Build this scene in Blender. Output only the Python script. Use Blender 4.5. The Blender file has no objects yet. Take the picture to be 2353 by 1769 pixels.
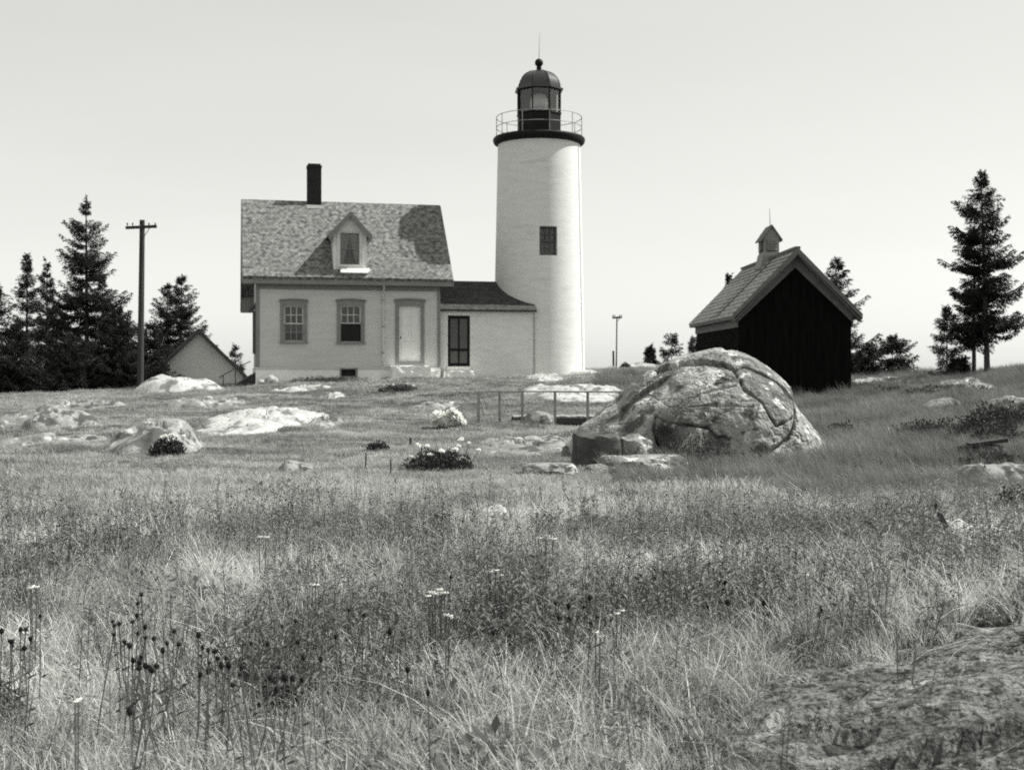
import bpy, bmesh, math, random
import numpy as np
from mathutils import Vector, Matrix, noise as mnoise
R = math.radians
random.seed(7); rng = np.random.default_rng(11)
scene = bpy.context.scene
COL = scene.collection

# ------------------------------------------------------------------ camera geometry (photo is 2353 px wide)
F, CX, HY, EYE = 2800.0, 1176.5, 850.0, 1.6
def wx(px, Y): return (px - CX) / F * Y
def wz(py, Y): return EYE + (HY - py) / F * Y
AZ = R(76.3)            # sun azimuth from +Y towards +X
EL = R(50)

cam = bpy.data.cameras.new('camera'); camo = bpy.data.objects.new('camera', cam); COL.objects.link(camo)
camo.location = (0, 0, EYE); camo.rotation_euler = (R(90), 0, 0)
cam.sensor_width = 36; cam.lens = F / 2353 * 36
cam.shift_y = (HY - 884.5) / 2353
cam.clip_start = 0.05; cam.clip_end = 20000
cam.dof.use_dof = True; cam.dof.focus_distance = 9.5; cam.dof.aperture_fstop = 3.5
scene.camera = camo

# ------------------------------------------------------------------ noise helpers
def _h(i, j, s):
    n = (i.astype(np.int64) * 374761393 + j.astype(np.int64) * 668265263 + s * 1442695041) & 0xffffffff
    n = ((n ^ (n >> 13)) * 1274126177) & 0xffffffff
    n = (n ^ (n >> 16)) & 0xffffffff
    return n / 4294967295.0
def vnoise(x, y, s=0):
    x = np.asarray(x, float); y = np.asarray(y, float)
    i = np.floor(x); j = np.floor(y); fx = x - i; fy = y - j
    fx = fx * fx * (3 - 2 * fx); fy = fy * fy * (3 - 2 * fy)
    i = i.astype(np.int64); j = j.astype(np.int64)
    a = _h(i, j, s); b = _h(i + 1, j, s); c = _h(i, j + 1, s); d = _h(i + 1, j + 1, s)
    return (a * (1 - fx) + b * fx) * (1 - fy) + (c * (1 - fx) + d * fx) * fy
def fbm(x, y, s=0, o=4):
    t = 0; a = .5; x = np.asarray(x, float); y = np.asarray(y, float)
    for k in range(o):
        t = t + a * (vnoise(x, y, s + k * 17) - .5) * 2; a *= .5; x = x * 2.03 + 7.1; y = y * 2.03 + 3.3
    return t

# ------------------------------------------------------------------ terrain function
P = [  # (photo px, photo py, distance)
 (600,1060,21),(350,1056,21),(350,965,31),(321,899,47),(100,955,34),(50,1025,25),(0,912,47),(200,897,53),(450,890,54),
 (590,889,49.3),(700,877,49),(820,872,50),(950,872,50.5),(1080,870,51.5),(1230,866,52.5),(700,950,35),(800,1000,28),(1000,905,41),
 (1000,1078,20),(1100,1012,26),(1330,992,27.5),(1250,978,31),(1250,990,29),(1300,912,38),(1250,874,47),(1345,860,54),(1450,846,60),(1600,842,60),
 (1560,1075,20),(1900,1100,18.5),(1830,1000,27),(1960,930,38.5),(1700,930,38.5),(2120,905,38),(2060,876,46),(2100,866,52),(2250,858,46),
 (2300,1190,13),(2300,1045,20),(2300,915,30),(2320,872,38),(1560,860,48)]
pts = [(wx(a, Y), Y, wz(b, Y)) for a, b, Y in P]
pts += [(-8,-6,0),(0,-6,0),(8,-6,.3),(-9,5,0),(0,5,0),(-10,10,-.05),(0,10,-.03),(4.5,10,.05),(-13,16,-.03),(0,16,-.03),(2.4,5.4,.46),(2.6,4.2,.26),(1.2,5.2,.05),(1.5,3.8,.0),(2.6,7.5,.25),
 (4,6.2,.55),(6,4,.8),(-20,70,.4),(0,64,1.1),(6,76,1.65),(20,70,1.2),(35,60,1.4),(-35,50,.4),(32,40,1.8),(30,20,.9),(-30,20,.0),(-25,4,0),(25,4,.9),(-50,75,0),(50,80,.4),(-13.6,62,.75)]
CP = np.array(pts)
def _U(r2):
    return np.where(r2 > 1e-9, r2 * np.log(np.maximum(r2, 1e-9)) * .5, 0)
def _fit():
    n = len(CP); d2 = ((CP[:, None, :2] - CP[None, :, :2]) ** 2).sum(-1)
    K = _U(d2) + np.eye(n) * 1.5
    Pm = np.c_[np.ones(n), CP[:, :2]]
    A = np.zeros((n + 3, n + 3)); A[:n, :n] = K; A[:n, n:] = Pm; A[n:, :n] = Pm.T
    return np.linalg.solve(A, np.r_[CP[:, 2], 0, 0, 0])
WC = _fit()
def terr0(x, y):
    x = np.asarray(x, float); y = np.asarray(y, float); sh = x.shape; x = x.ravel(); y = y.ravel()
    xc = np.clip(x, -45, 45); yc = np.clip(y, -8, 82); out = np.empty_like(x)
    for a in range(0, len(x), 20000):
        q = slice(a, a + 20000); d2 = (xc[q, None] - CP[None, :, 0]) ** 2 + (yc[q, None] - CP[None, :, 1]) ** 2
        out[q] = _U(d2) @ WC[:len(CP)] + WC[-3] + WC[-2] * xc[q] + WC[-1] * yc[q]
    k = np.clip((y - 78) / 40, 0, 1) + np.clip((np.abs(x) - 60) / 40, 0, 1)
    out = np.clip(out, -1, 2.4) - 16 * np.clip(k, 0, 1) ** 1.5
    return out.reshape(sh)
def terr(x, y):
    x = np.asarray(x, float); y = np.asarray(y, float)
    far = np.clip((y - 10) / 20, 0, 1)
    return terr0(x, y) + (fbm(x * .45, y * .45, 3) * (.05 + .07 * far) + fbm(x * .5, y * 1.1, 13) * .13 * far + fbm(x * .8, y * .5, 23) * .28 * np.clip((x - 7) / 4, 0, 1) * np.clip((y - 10) / 8, 0, 1) * np.clip((48 - y) / 6, 0, 1)) * np.clip((y-3)/6, .3, 1) + fbm(x * 2.3, y * 2.3, 9, 3) * .025
def tz(x, y): return float(terr(np.array([x]), np.array([y]))[0])
_ys = np.linspace(3.5, 75, 1200)
def hit(px, py, ymax=75):
    """the distance at which the ground crosses this line of sight"""
    X = (px - CX) / F * _ys; Z = terr(X, _ys); ray = EYE + (HY - py) / F * _ys
    i = np.nonzero(Z >= ray)[0]
    Y = float(_ys[i[0]]) if len(i) else ymax
    return (px - CX) / F * Y, Y

# ------------------------------------------------------------------ materials
def tint(v): return (v * .985, v, v * .955, 1)
def newmat(name):
    m = bpy.data.materials.new(name); m.use_nodes = True; nt = m.node_tree; b = nt.nodes['Principled BSDF']
    b.inputs['Specular IOR Level'].default_value = .25
    return m, nt, b
def nd(nt, t, **k):
    n = nt.nodes.new(t)
    for a, v in k.items():
        if a in n.inputs: n.inputs[a].default_value = v
        else: setattr(n, a, v)
    return n
def mat(name, c1, c2=None, scale=4, detail=6, rough=.8, bump=0, bscale=None, stretch=(1, 1, 1), lo=.35, hi=.65, layers=(), spec=.25, coord='Object'):
    """procedural surface: noise between two greys, further blotch layers, bump"""
    m, nt, b = newmat(name); L = nt.links.new
    tc = nd(nt, 'ShaderNodeTexCoord'); mp = nd(nt, 'ShaderNodeMapping'); mp.inputs['Scale'].default_value = stretch
    L(tc.outputs[coord], mp.inputs[0])
    b.inputs['Roughness'].default_value = rough; b.inputs['Specular IOR Level'].default_value = spec
    if c2 is None: c2 = c1 * 1.15
    def blotch(sc, dt, lo, hi):
        n = nd(nt, 'ShaderNodeTexNoise', Scale=sc, Detail=dt); L(mp.outputs[0], n.inputs['Vector'])
        r = nd(nt, 'ShaderNodeMapRange'); r.inputs[1].default_value = lo; r.inputs[2].default_value = hi
        L(n.outputs[0], r.inputs[0]); return n, r
    n, r = blotch(scale, detail, lo, hi)
    mx = nd(nt, 'ShaderNodeMix', data_type='RGBA'); mx.inputs[6].default_value = tint(c1); mx.inputs[7].default_value = tint(c2)
    L(r.outputs[0], mx.inputs[0]); out = mx.outputs[2]
    for (c, sc, dt, lo_, hi_) in layers:
        _, r2 = blotch(sc, dt, lo_, hi_)
        m2 = nd(nt, 'ShaderNodeMix', data_type='RGBA'); L(r2.outputs[0], m2.inputs[0]); L(out, m2.inputs[6]); m2.inputs[7].default_value = tint(c); out = m2.outputs[2]
    L(out, b.inputs['Base Color'])
    if bump:
        n3 = nd(nt, 'ShaderNodeTexNoise', Scale=bscale or scale * 3, Detail=5); L(mp.outputs[0], n3.inputs['Vector'])
        bp = nd(nt, 'ShaderNodeBump', Strength=bump, Distance=.05); L(n3.outputs[0], bp.inputs['Height']); L(bp.outputs[0], b.inputs['Normal'])
    return m
M = {}
M['white_wall'] = mat('painted_clapboard', .56, .62, .7, 5, .6, .15, 25, (1, 1, 9))
M['tower_white'] = mat('whitewashed_brick', .70, .77, 1.5, 6, .7, .16, 9, (1, 1, 4), layers=((.58, .7, 6, .60, .80),))
M['annex_white'] = mat('whitewashed_brick_annex', .72, .80, 2, 6, .7, .15, 12, (1, 1, 4), layers=((.6, 1.1, 5, .58, .8),))
M['trim'] = mat('grey_trim_paint', .21, .25, 3, 4, .6)
M['dark_trim'] = mat('dark_trim_paint', .09, .12, 3, 4, .6)
M['white_trim'] = mat('white_sash_paint', .60, .68, 5, 3, .5)
M['door_white'] = mat('pale_door_paint', .72, .80, 3, 3, .5)
M['black_iron'] = mat('black_iron_paint', .008, .014, 6, 4, .6, .1, spec=.15)
M['dome_iron'] = mat('dome_black_paint', .012, .022, 6, 4, .30, .05, spec=.7)
M['foundation'] = mat('limewashed_stone', .88, .94, 3, 6, .9, .4, 9, layers=((.65, 2.2, 5, .58, .72),))
M['step'] = mat('pale_granite_step', .9, .95, 9, 6, .9, .6, 20, layers=((.7, 12, 5, .6, .7),))
M['brick'] = mat('sooty_brick', .02, .035, 12, 4, .9, .6, 20)
M['shed_wall'] = mat('dark_stained_boards', .003, .007, 3, 5, .9, .5, 14, (3, 3, .35), spec=.08)
M['shed_trim'] = mat('weathered_grey_trim', .13, .17, 5, 5, .8, .2)
M['shed_roof'] = mat('weathered_shingles_shade_bands', .32, .46, 7, 6, .9, .3, 30, layers=((.15, 9, 5, .55, .7),))
def _course_shade(m, z1, step):  # shadow gap of each shingle course, painted into the colour as dark bands
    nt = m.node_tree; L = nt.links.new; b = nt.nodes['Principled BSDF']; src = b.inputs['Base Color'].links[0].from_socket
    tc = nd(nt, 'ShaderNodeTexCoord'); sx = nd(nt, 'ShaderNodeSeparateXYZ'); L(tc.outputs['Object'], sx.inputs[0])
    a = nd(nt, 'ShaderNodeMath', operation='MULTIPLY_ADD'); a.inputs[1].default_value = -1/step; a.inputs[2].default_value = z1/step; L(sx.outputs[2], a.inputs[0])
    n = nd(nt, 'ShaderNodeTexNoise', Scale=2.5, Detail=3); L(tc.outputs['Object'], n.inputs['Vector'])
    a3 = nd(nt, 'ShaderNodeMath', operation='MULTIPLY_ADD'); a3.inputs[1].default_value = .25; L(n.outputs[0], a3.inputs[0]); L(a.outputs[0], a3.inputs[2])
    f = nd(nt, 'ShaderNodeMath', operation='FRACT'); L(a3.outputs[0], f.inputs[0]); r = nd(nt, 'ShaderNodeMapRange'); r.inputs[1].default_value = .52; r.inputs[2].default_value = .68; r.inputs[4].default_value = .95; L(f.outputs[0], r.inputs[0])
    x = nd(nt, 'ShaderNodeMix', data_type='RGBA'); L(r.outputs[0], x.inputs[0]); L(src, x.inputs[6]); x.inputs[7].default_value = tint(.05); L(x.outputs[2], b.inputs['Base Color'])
_course_shade(M['shed_roof'], 4.97, .163)
M['cupola'] = mat('cupola_grey_paint', .22, .28, 6, 4, .7)
M['curtain'] = mat('pale_curtain', .35, .5, 6, 3, .9, stretch=(6, 6, .5))
M['blind'] = mat('window_blind', .10, .13, 2, 3, .9)
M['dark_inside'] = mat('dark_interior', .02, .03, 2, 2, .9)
M['screen'] = mat('insect_screen', .012, .02, 30, 2, .7)
M['doorscreen'] = mat('door_screen_mesh', .10, .13, 8, 3, .8)
M['pole'] = mat('weathered_pole_wood', .035, .06, 6, 5, .9, .4, 20, (4, 4, .3))
M['post'] = mat('rail_wood', .22, .32, 6, 5, .9, .3, 20)
M['plank'] = mat('weathered_plank', .25, .35, 6, 5, .9, .4, 18, (1, 6, 6))
M['darkplank'] = mat('tarred_plank', .05, .08, 6, 5, .9, .4, 18)
M['bark'] = mat('spruce_bark', .05, .09, 8, 5, .95, .6, 16, (2, 2, .5))
M['metal'] = mat('galvanised_rod', .25, .3, 5, 2, .5)
M['soil'] = mat('dark_soil', .03, .06, 8, 5, .95, .6)
M['petal_board'] = mat('white_board_paint', .86, .92, 9, 2, .7)
M['seed'] = mat('black_seed_heads', .006, .012, 40, 2, .9)
M['farwall'] = mat('far_gable_paint', .74, .80, 2, 4, .7, .1, 20, (1, 1, 8))
M['farroof'] = mat('far_dark_shingles', .06, .09, 8, 5, .9, .3)
M['rock'] = mat('pale_granite', .17, .30, 1.1, 9, .92, .8, 7, lo=.38, hi=.62, layers=((.08, 2.6, 10, .52, .60), (.42, 3.7, 9, .60, .66), (.06, 14, 6, .60, .68)), coord='Object')
M['boulder'] = mat('lichened_granite', .15, .38, 1.1, 12, .92, 1, 16, lo=.40, hi=.60,
                   layers=((.09, 2.3, 11, .53, .61), (.56, 4.2, 11, .58, .63), (.06, 15, 7, .58, .66), (.45, 30, 4, .64, .70)))
M['slab'] = mat('sun_bleached_granite', .34, .50, 1.5, 8, .92, .6, 8, layers=((.16, 2.1, 10, .56, .64), (.10, 9, 7, .60, .68)))
M['mossy'] = mat('mossy_stony_ledge', .10, .21, 9, 10, .95, 1, 30, (1, 1.3, 1), lo=.40, hi=.60, layers=((.05, 15, 9, .52, .60), (.36, 4.2, 9, .60, .68), (.03, 34, 5, .58, .64), (.26, 45, 3, .62, .68)))
M['darkrock'] = mat('dark_granite', .05, .10, 2.2, 9, .9, .9, 8, layers=((.2, 5, 7, .64, .72),))  # darker grey granite with a few paler blotches

def shingles(name, lo_c, mid_c, hi_c, cw=.16, rh=.13):
    m, nt, b = newmat(name); L = nt.links.new
    tc = nd(nt, 'ShaderNodeTexCoord'); sx = nd(nt, 'ShaderNodeSeparateXYZ'); L(tc.outputs['Object'], sx.inputs[0])
    mu = nd(nt, 'ShaderNodeMath', operation='MULTIPLY'); mu.inputs[1].default_value = 1.37; L(sx.outputs[2], mu.inputs[0])
    cb = nd(nt, 'ShaderNodeCombineXYZ'); L(sx.outputs[0], cb.inputs[0]); L(mu.outputs[0], cb.inputs[1])
    br = nd(nt, 'ShaderNodeTexBrick'); L(cb.outputs[0], br.inputs['Vector'])
    br.inputs['Scale'].default_value = 1; br.inputs['Brick Width'].default_value = cw; br.inputs['Row Height'].default_value = rh
    br.inputs['Mortar Size'].default_value = .012; br.inputs['Color1'].default_value = tint(lo_c); br.inputs['Color2'].default_value = tint(hi_c); br.inputs['Mortar'].default_value = tint(lo_c * .35)
    n = nd(nt, 'ShaderNodeTexNoise', Scale=5.5, Detail=7); L(cb.outputs[0], n.inputs['Vector'])
    n2 = nd(nt, 'ShaderNodeTexNoise', Scale=.8, Detail=4); L(cb.outputs[0], n2.inputs['Vector'])
    r = nd(nt, 'ShaderNodeMapRange'); r.inputs[1].default_value = .38; r.inputs[2].default_value = .62; L(n.outputs[0], r.inputs[0])
    c = nd(nt, 'ShaderNodeMix', data_type='RGBA'); c.inputs[6].default_value = tint(lo_c * .8); c.inputs[7].default_value = tint(hi_c * 1.1); L(r.outputs[0], c.inputs[0])
    x = nd(nt, 'ShaderNodeMix', data_type='RGBA'); x.inputs[0].default_value = .55; L(br.outputs[0], x.inputs[6]); L(c.outputs[2], x.inputs[7])
    y = nd(nt, 'ShaderNodeMix', data_type='RGBA'); r3 = nd(nt, 'ShaderNodeMapRange'); r3.inputs[1].default_value = .45; r3.inputs[2].default_value = .7; r3.inputs[4].default_value = .5; L(n2.outputs[0], r3.inputs[0])
    L(r3.outputs[0], y.inputs[0]); L(x.outputs[2], y.inputs[6]); y.inputs[7].default_value = tint(mid_c); L(y.outputs[2], b.inputs['Base Color'])
    b.inputs['Roughness'].default_value = .9
    bp = nd(nt, 'ShaderNodeBump', Strength=.8, Distance=.03); L(x.outputs[2], bp.inputs['Height']); L(bp.outputs[0], b.inputs['Normal'])
    return m
M['shingle'] = shingles('cedar_shingles', .06, .13, .31)
M['shingle_dark'] = shingles('dark_annex_shingles', .03, .045, .08)

def glass(name, body, mixf):
    m, nt, b = newmat(name); L = nt.links.new
    tr = nd(nt, 'ShaderNodeBsdfTransparent'); tr.inputs[0].default_value = (body, body, body, 1)
    gl = nd(nt, 'ShaderNodeBsdfGlossy'); gl.inputs['Roughness'].default_value = .05; gl.inputs[0].default_value = (.8, .8, .78, 1)
    fr = nd(nt, 'ShaderNodeFresnel'); ad = nd(nt, 'ShaderNodeMath', operation='ADD'); ad.inputs[1].default_value = mixf; L(fr.outputs[0], ad.inputs[0])
    mx = nd(nt, 'ShaderNodeMixShader'); L(ad.outputs[0], mx.inputs[0]); L(tr.outputs[0], mx.inputs[1]); L(gl.outputs[0], mx.inputs[2])
    L(mx.outputs[0], nt.nodes['Material Output'].inputs[0]); return m
M['glass'] = glass('window_glass', .8, .02); M['lantern_glass'] = glass('lantern_glass', .9, .05)
M['lens'] = mat('glass_lens', .5, .6, 3, 2, .15, stretch=(1, 1, 12), spec=.6)

def leafmat(name, c1, c2, patch=.25, transl=.35, tip=None):
    """blades / leaves: per-plant variation and broad patches of drier and greener growth"""
    m, nt, b = newmat(name); L = nt.links.new
    oi = nd(nt, 'ShaderNodeObjectInfo'); n = nd(nt, 'ShaderNodeTexNoise', Scale=patch, Detail=5); L(oi.outputs['Location'], n.inputs['Vector'])
    r = nd(nt, 'ShaderNodeMapRange'); r.inputs[1].default_value = .35; r.inputs[2].default_value = .65; L(n.outputs[0], r.inputs[0])
    at = nd(nt, 'ShaderNodeAttribute', attribute_name='bl'); ab = nd(nt, 'ShaderNodeMath', operation='MULTIPLY_ADD'); ab.inputs[1].default_value = .45; L(at.outputs['Fac'], ab.inputs[0])
    a = nd(nt, 'ShaderNodeMath', operation='MULTIPLY_ADD'); a.inputs[1].default_value = .25; L(oi.outputs['Random'], a.inputs[0]); L(a.outputs[0], ab.inputs[2])
    a2 = nd(nt, 'ShaderNodeMath', operation='MULTIPLY'); a2.inputs[1].default_value = .45; L(r.outputs[0], a2.inputs[0]); L(a2.outputs[0], a.inputs[2])
    mx = nd(nt, 'ShaderNodeMix', data_type='RGBA'); mx.inputs[6].default_value = tint(c1); mx.inputs[7].default_value = tint(c2); L(ab.outputs[0], mx.inputs[0])
    b.inputs['Roughness'].default_value = .7
    tl = nd(nt, 'ShaderNodeBsdfTranslucent'); L(mx.outputs[2], tl.inputs[0]); L(mx.outputs[2], b.inputs['Base Color'])
    ms = nd(nt, 'ShaderNodeMixShader'); ms.inputs[0].default_value = transl; L(b.outputs[0], ms.inputs[1]); L(tl.outputs[0], ms.inputs[2])
    L(ms.outputs[0], nt.nodes['Material Output'].inputs[0]); return m
M['needles'] = leafmat('spruce_needles', .016, .034, 2, .12)
M['petal'] = leafmat('white_petals', .88, .95, 2, .5)
M['broad'] = leafmat('broad_weed_leaves', .09, .30, .6, .3)
M['needles_pale'] = leafmat('pale_needles', .07, .12, 2, .2)
M['grass'] = leafmat('meadow_grass_blades', .10, .85, .6)
M['turf'] = leafmat('short_turf_blades', .10, .66, .55)
M['bank'] = leafmat('tall_bank_grass', .04, .36, .6)
M['weed'] = leafmat('dark_weed_stems', .045, .22, .5, .1)
M['straw'] = leafmat('dry_straw', .62, .92, .5)
M['bushleaf'] = leafmat('dark_bush_leaves', .035, .08, 2, .2)
M['stem'] = mat('plant_stems', .06, .1, 6, 2, .8)

# ------------------------------------------------------------------ object helpers
ZO = {}
def link(o, parent):
    COL.objects.link(o)
    if parent: o.parent = parent; ZO[o.name] = ZO.get(parent.name, (0, 0, 0))
    return o
def tag(o, label=None, cat=None, group=None, kind=None):
    if label: o['label'] = label
    if cat: o['category'] = cat
    if group: o['group'] = group
    if kind: o['kind'] = kind
    return o
def thing(name, label, cat, loc, rz=0, group=None, off=None):
    o = bpy.data.objects.new(name, None); COL.objects.link(o); o.location = loc; o.rotation_euler = (0, 0, rz); o.empty_display_size = .3
    ZO[o.name] = off or (0, 0, 0)
    return tag(o, label, cat, group)
class MB:
    def __init__(s): s.v = []; s.f = []
    def add(s, vs, fs):
        n = len(s.v); s.v += [tuple(v) for v in vs]; s.f += [tuple(i + n for i in f) for f in fs]; return s
    def box(s, x0, x1, y0, y1, z0, z1, mtx=None):
        vs = [Vector(p) for p in ((x0,y0,z0),(x1,y0,z0),(x1,y1,z0),(x0,y1,z0),(x0,y0,z1),(x1,y0,z1),(x1,y1,z1),(x0,y1,z1))]
        if mtx: vs = [mtx @ v for v in vs]
        return s.add(vs, [(0,3,2,1),(4,5,6,7),(0,1,5,4),(1,2,6,5),(2,3,7,6),(3,0,4,7)])
    def prism(s, poly, axis, a0, a1):
        """poly of 2-D points; axis 'x': points are (y,z); 'y': (x,z); 'z': (x,y)"""
        def mk(p, a): return {'x': (a, p[0], p[1]), 'y': (p[0], a, p[1]), 'z': (p[0], p[1], a)}[axis]
        n = len(poly); vs = [mk(p, a0) for p in poly] + [mk(p, a1) for p in poly]
        return s.add(vs, [tuple(range(n)), tuple(range(2*n-1, n-1, -1))] + [(i, (i+1) % n, n+(i+1) % n, n+i) for i in range(n)])
    def tube(s, pts, rad, seg=6, cap=True):
        pts = [Vector(p) for p in pts]; n = len(pts); rad = rad if isinstance(rad, (list, tuple)) else [rad]*n; vs = []; fs = []
        for i, p in enumerate(pts):
            t = (pts[min(i+1, n-1)] - pts[max(i-1, 0)]).normalized()
            a = t.cross(Vector((0, 0, 1)) if abs(t.z) < .9 else Vector((1, 0, 0))).normalized(); b = t.cross(a)
            for k in range(seg):
                q = 2*math.pi*k/seg; vs.append(p + (a*math.cos(q) + b*math.sin(q))*rad[i])
        for i in range(n-1):
            for k in range(seg):
                k2 = (k+1) % seg; fs.append((i*seg+k, i*seg+k2, (i+1)*seg+k2, (i+1)*seg+k))
        if cap: fs += [tuple(range(seg-1, -1, -1)), tuple(range((n-1)*seg, n*seg))]
        return s.add(vs, fs)
    def lathe(s, prof, seg=48, cx=0, cy=0, ph=0, capb=True):
        vs = []; fs = []; n = len(prof)
        for (r, z) in prof:
            for k in range(seg):
                a = ph + 2*math.pi*k/seg; vs.append((cx + r*math.sin(a), cy - r*math.cos(a), z))
        for i in range(n-1):
            for k in range(seg):
                k2 = (k+1) % seg; fs.append((i*seg+k, i*seg+k2, (i+1)*seg+k2, (i+1)*seg+k))
        if capb: fs += [tuple(range(seg-1, -1, -1)), tuple(range((n-1)*seg, n*seg))]
        return s.add(vs, fs)
    def ring(s, r, z, t=.02, seg=48):
        for k in range(seg): pass
        pts = [(r*math.sin(2*math.pi*k/seg), -r*math.cos(2*math.pi*k/seg), z) for k in range(seg+1)]
        return s.tube(pts, t, 5, False)
    def build(s, name, m, parent=None, smooth=False):
        ox, oy, oz = ZO.get(parent.name, (0, 0, 0)) if parent else (0, 0, 0)
        me = bpy.data.meshes.new(name); me.from_pydata([(x-ox, y-oy, z-oz) for x, y, z in s.v], [], s.f); me.materials.append(m)
        if smooth:
            me.polygons.foreach_set('use_smooth', [True]*len(me.polygons))
            try: me.set_sharp_from_angle(angle=R(35))
            except Exception: pass
        me.update(); return link(bpy.data.objects.new(name, me), parent)
def npmesh(name, v, f, m, parent=None, smooth=False):
    v = np.asarray(v, np.float32); f = np.asarray(f, np.int32)
    if parent: v = v - np.array(ZO.get(parent.name, (0, 0, 0)), np.float32)
    me = bpy.data.meshes.new(name); nf, k = f.shape
    me.vertices.add(len(v)); me.vertices.foreach_set('co', v.ravel()); me.loops.add(nf*k); me.loops.foreach_set('vertex_index', f.ravel())
    me.polygons.add(nf); me.polygons.foreach_set('loop_start', np.arange(nf, dtype=np.int32)*k)
    me.polygons.foreach_set('loop_total', np.full(nf, k, np.int32))
    if smooth: me.polygons.foreach_set('use_smooth', np.ones(nf, bool))
    me.update(calc_edges=True); me.materials.append(m)
    return link(bpy.data.objects.new(name, me), parent)
def gridfaces(nu, nv):
    i = np.arange(nu-1)[:, None]*nv + np.arange(nv-1)[None, :]
    return np.stack([i, i+nv, i+nv+1, i+1], -1).reshape(-1, 4)

# ------------------------------------------------------------------ ground and sea
def axis(a, b, c, d, n0, n1, n2):
    return np.unique(np.r_[np.linspace(a, b, n0), np.linspace(b, c, n1), np.linspace(c, d, n2)])
gx = axis(-110, -28, 28, 110, 50, 300, 50); gy = axis(-15, 2, 62, 125, 24, 330, 90)
GX, GY = np.meshgrid(gx, gy, indexing='ij'); GZ = terr(GX, GY)
def groundmat():
    m, nt, b = newmat('meadow_ground'); L = nt.links.new
    tc = nd(nt, 'ShaderNodeTexCoord')
    def rng_(sc, dt, lo, hi, st=(1, 1, 1)):
        mp = nd(nt, 'ShaderNodeMapping'); mp.inputs['Scale'].default_value = st; L(tc.outputs['Object'], mp.inputs[0])
        n = nd(nt, 'ShaderNodeTexNoise', Scale=sc, Detail=8); L(mp.outputs[0], n.inputs['Vector'])
        r = nd(nt, 'ShaderNodeMapRange'); r.inputs[1].default_value = lo; r.inputs[2].default_value = hi; L(n.outputs[0], r.inputs[0]); return r.outputs[0]
    def mix(f, a, c):
        x = nd(nt, 'ShaderNodeMix', data_type='RGBA'); L(f, x.inputs[0])
        if isinstance(a, float): x.inputs[6].default_value = tint(a)
        else: L(a, x.inputs[6])
        x.inputs[7].default_value = tint(c); return x.outputs[2]
    o = mix(rng_(.45, 8, .4, .62, (.45, 1, 1)), .05, .13)
    o = mix(rng_(9, 6, .45, .65), o, .04)
    o = mix(rng_(.33, 9, .60, .68, (.5, 1, 1)), o, .30)
    L(o, b.inputs['Base Color']); b.inputs['Roughness'].default_value = .95
    n = nd(nt, 'ShaderNodeTexNoise', Scale=14, Detail=6); L(tc.outputs['Object'], n.inputs['Vector'])
    bp = nd(nt, 'ShaderNodeBump', Strength=1, Distance=.12); L(n.outputs[0], bp.inputs['Height']); L(bp.outputs[0], b.inputs['Normal'])
    return m
g = npmesh('ground', np.stack([GX, GY, GZ], -1).reshape(-1, 3), gridfaces(len(gx), len(gy)), groundmat(), None, True)
tag(g, kind='structure')
sm, snt, sb = newmat('sea_water'); sb.inputs['Base Color'].default_value = tint(.05); sb.inputs['Roughness'].default_value = .12; sb.inputs['Specular IOR Level'].default_value = .5
sn = nd(snt, 'ShaderNodeTexNoise', Scale=.3, Detail=4); stc = nd(snt, 'ShaderNodeTexCoord'); snt.links.new(stc.outputs['Object'], sn.inputs['Vector'])
sbp = nd(snt, 'ShaderNodeBump', Strength=.25, Distance=.3); snt.links.new(sn.outputs[0], sbp.inputs['Height']); snt.links.new(sbp.outputs[0], sb.inputs['Normal'])
o = MB().add([(-9000, -9000, -12), (9000, -9000, -12), (9000, 9000, -12), (-9000, 9000, -12)], [(0, 1, 2, 3)]).build('sea', sm); tag(o, kind='structure')

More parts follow.
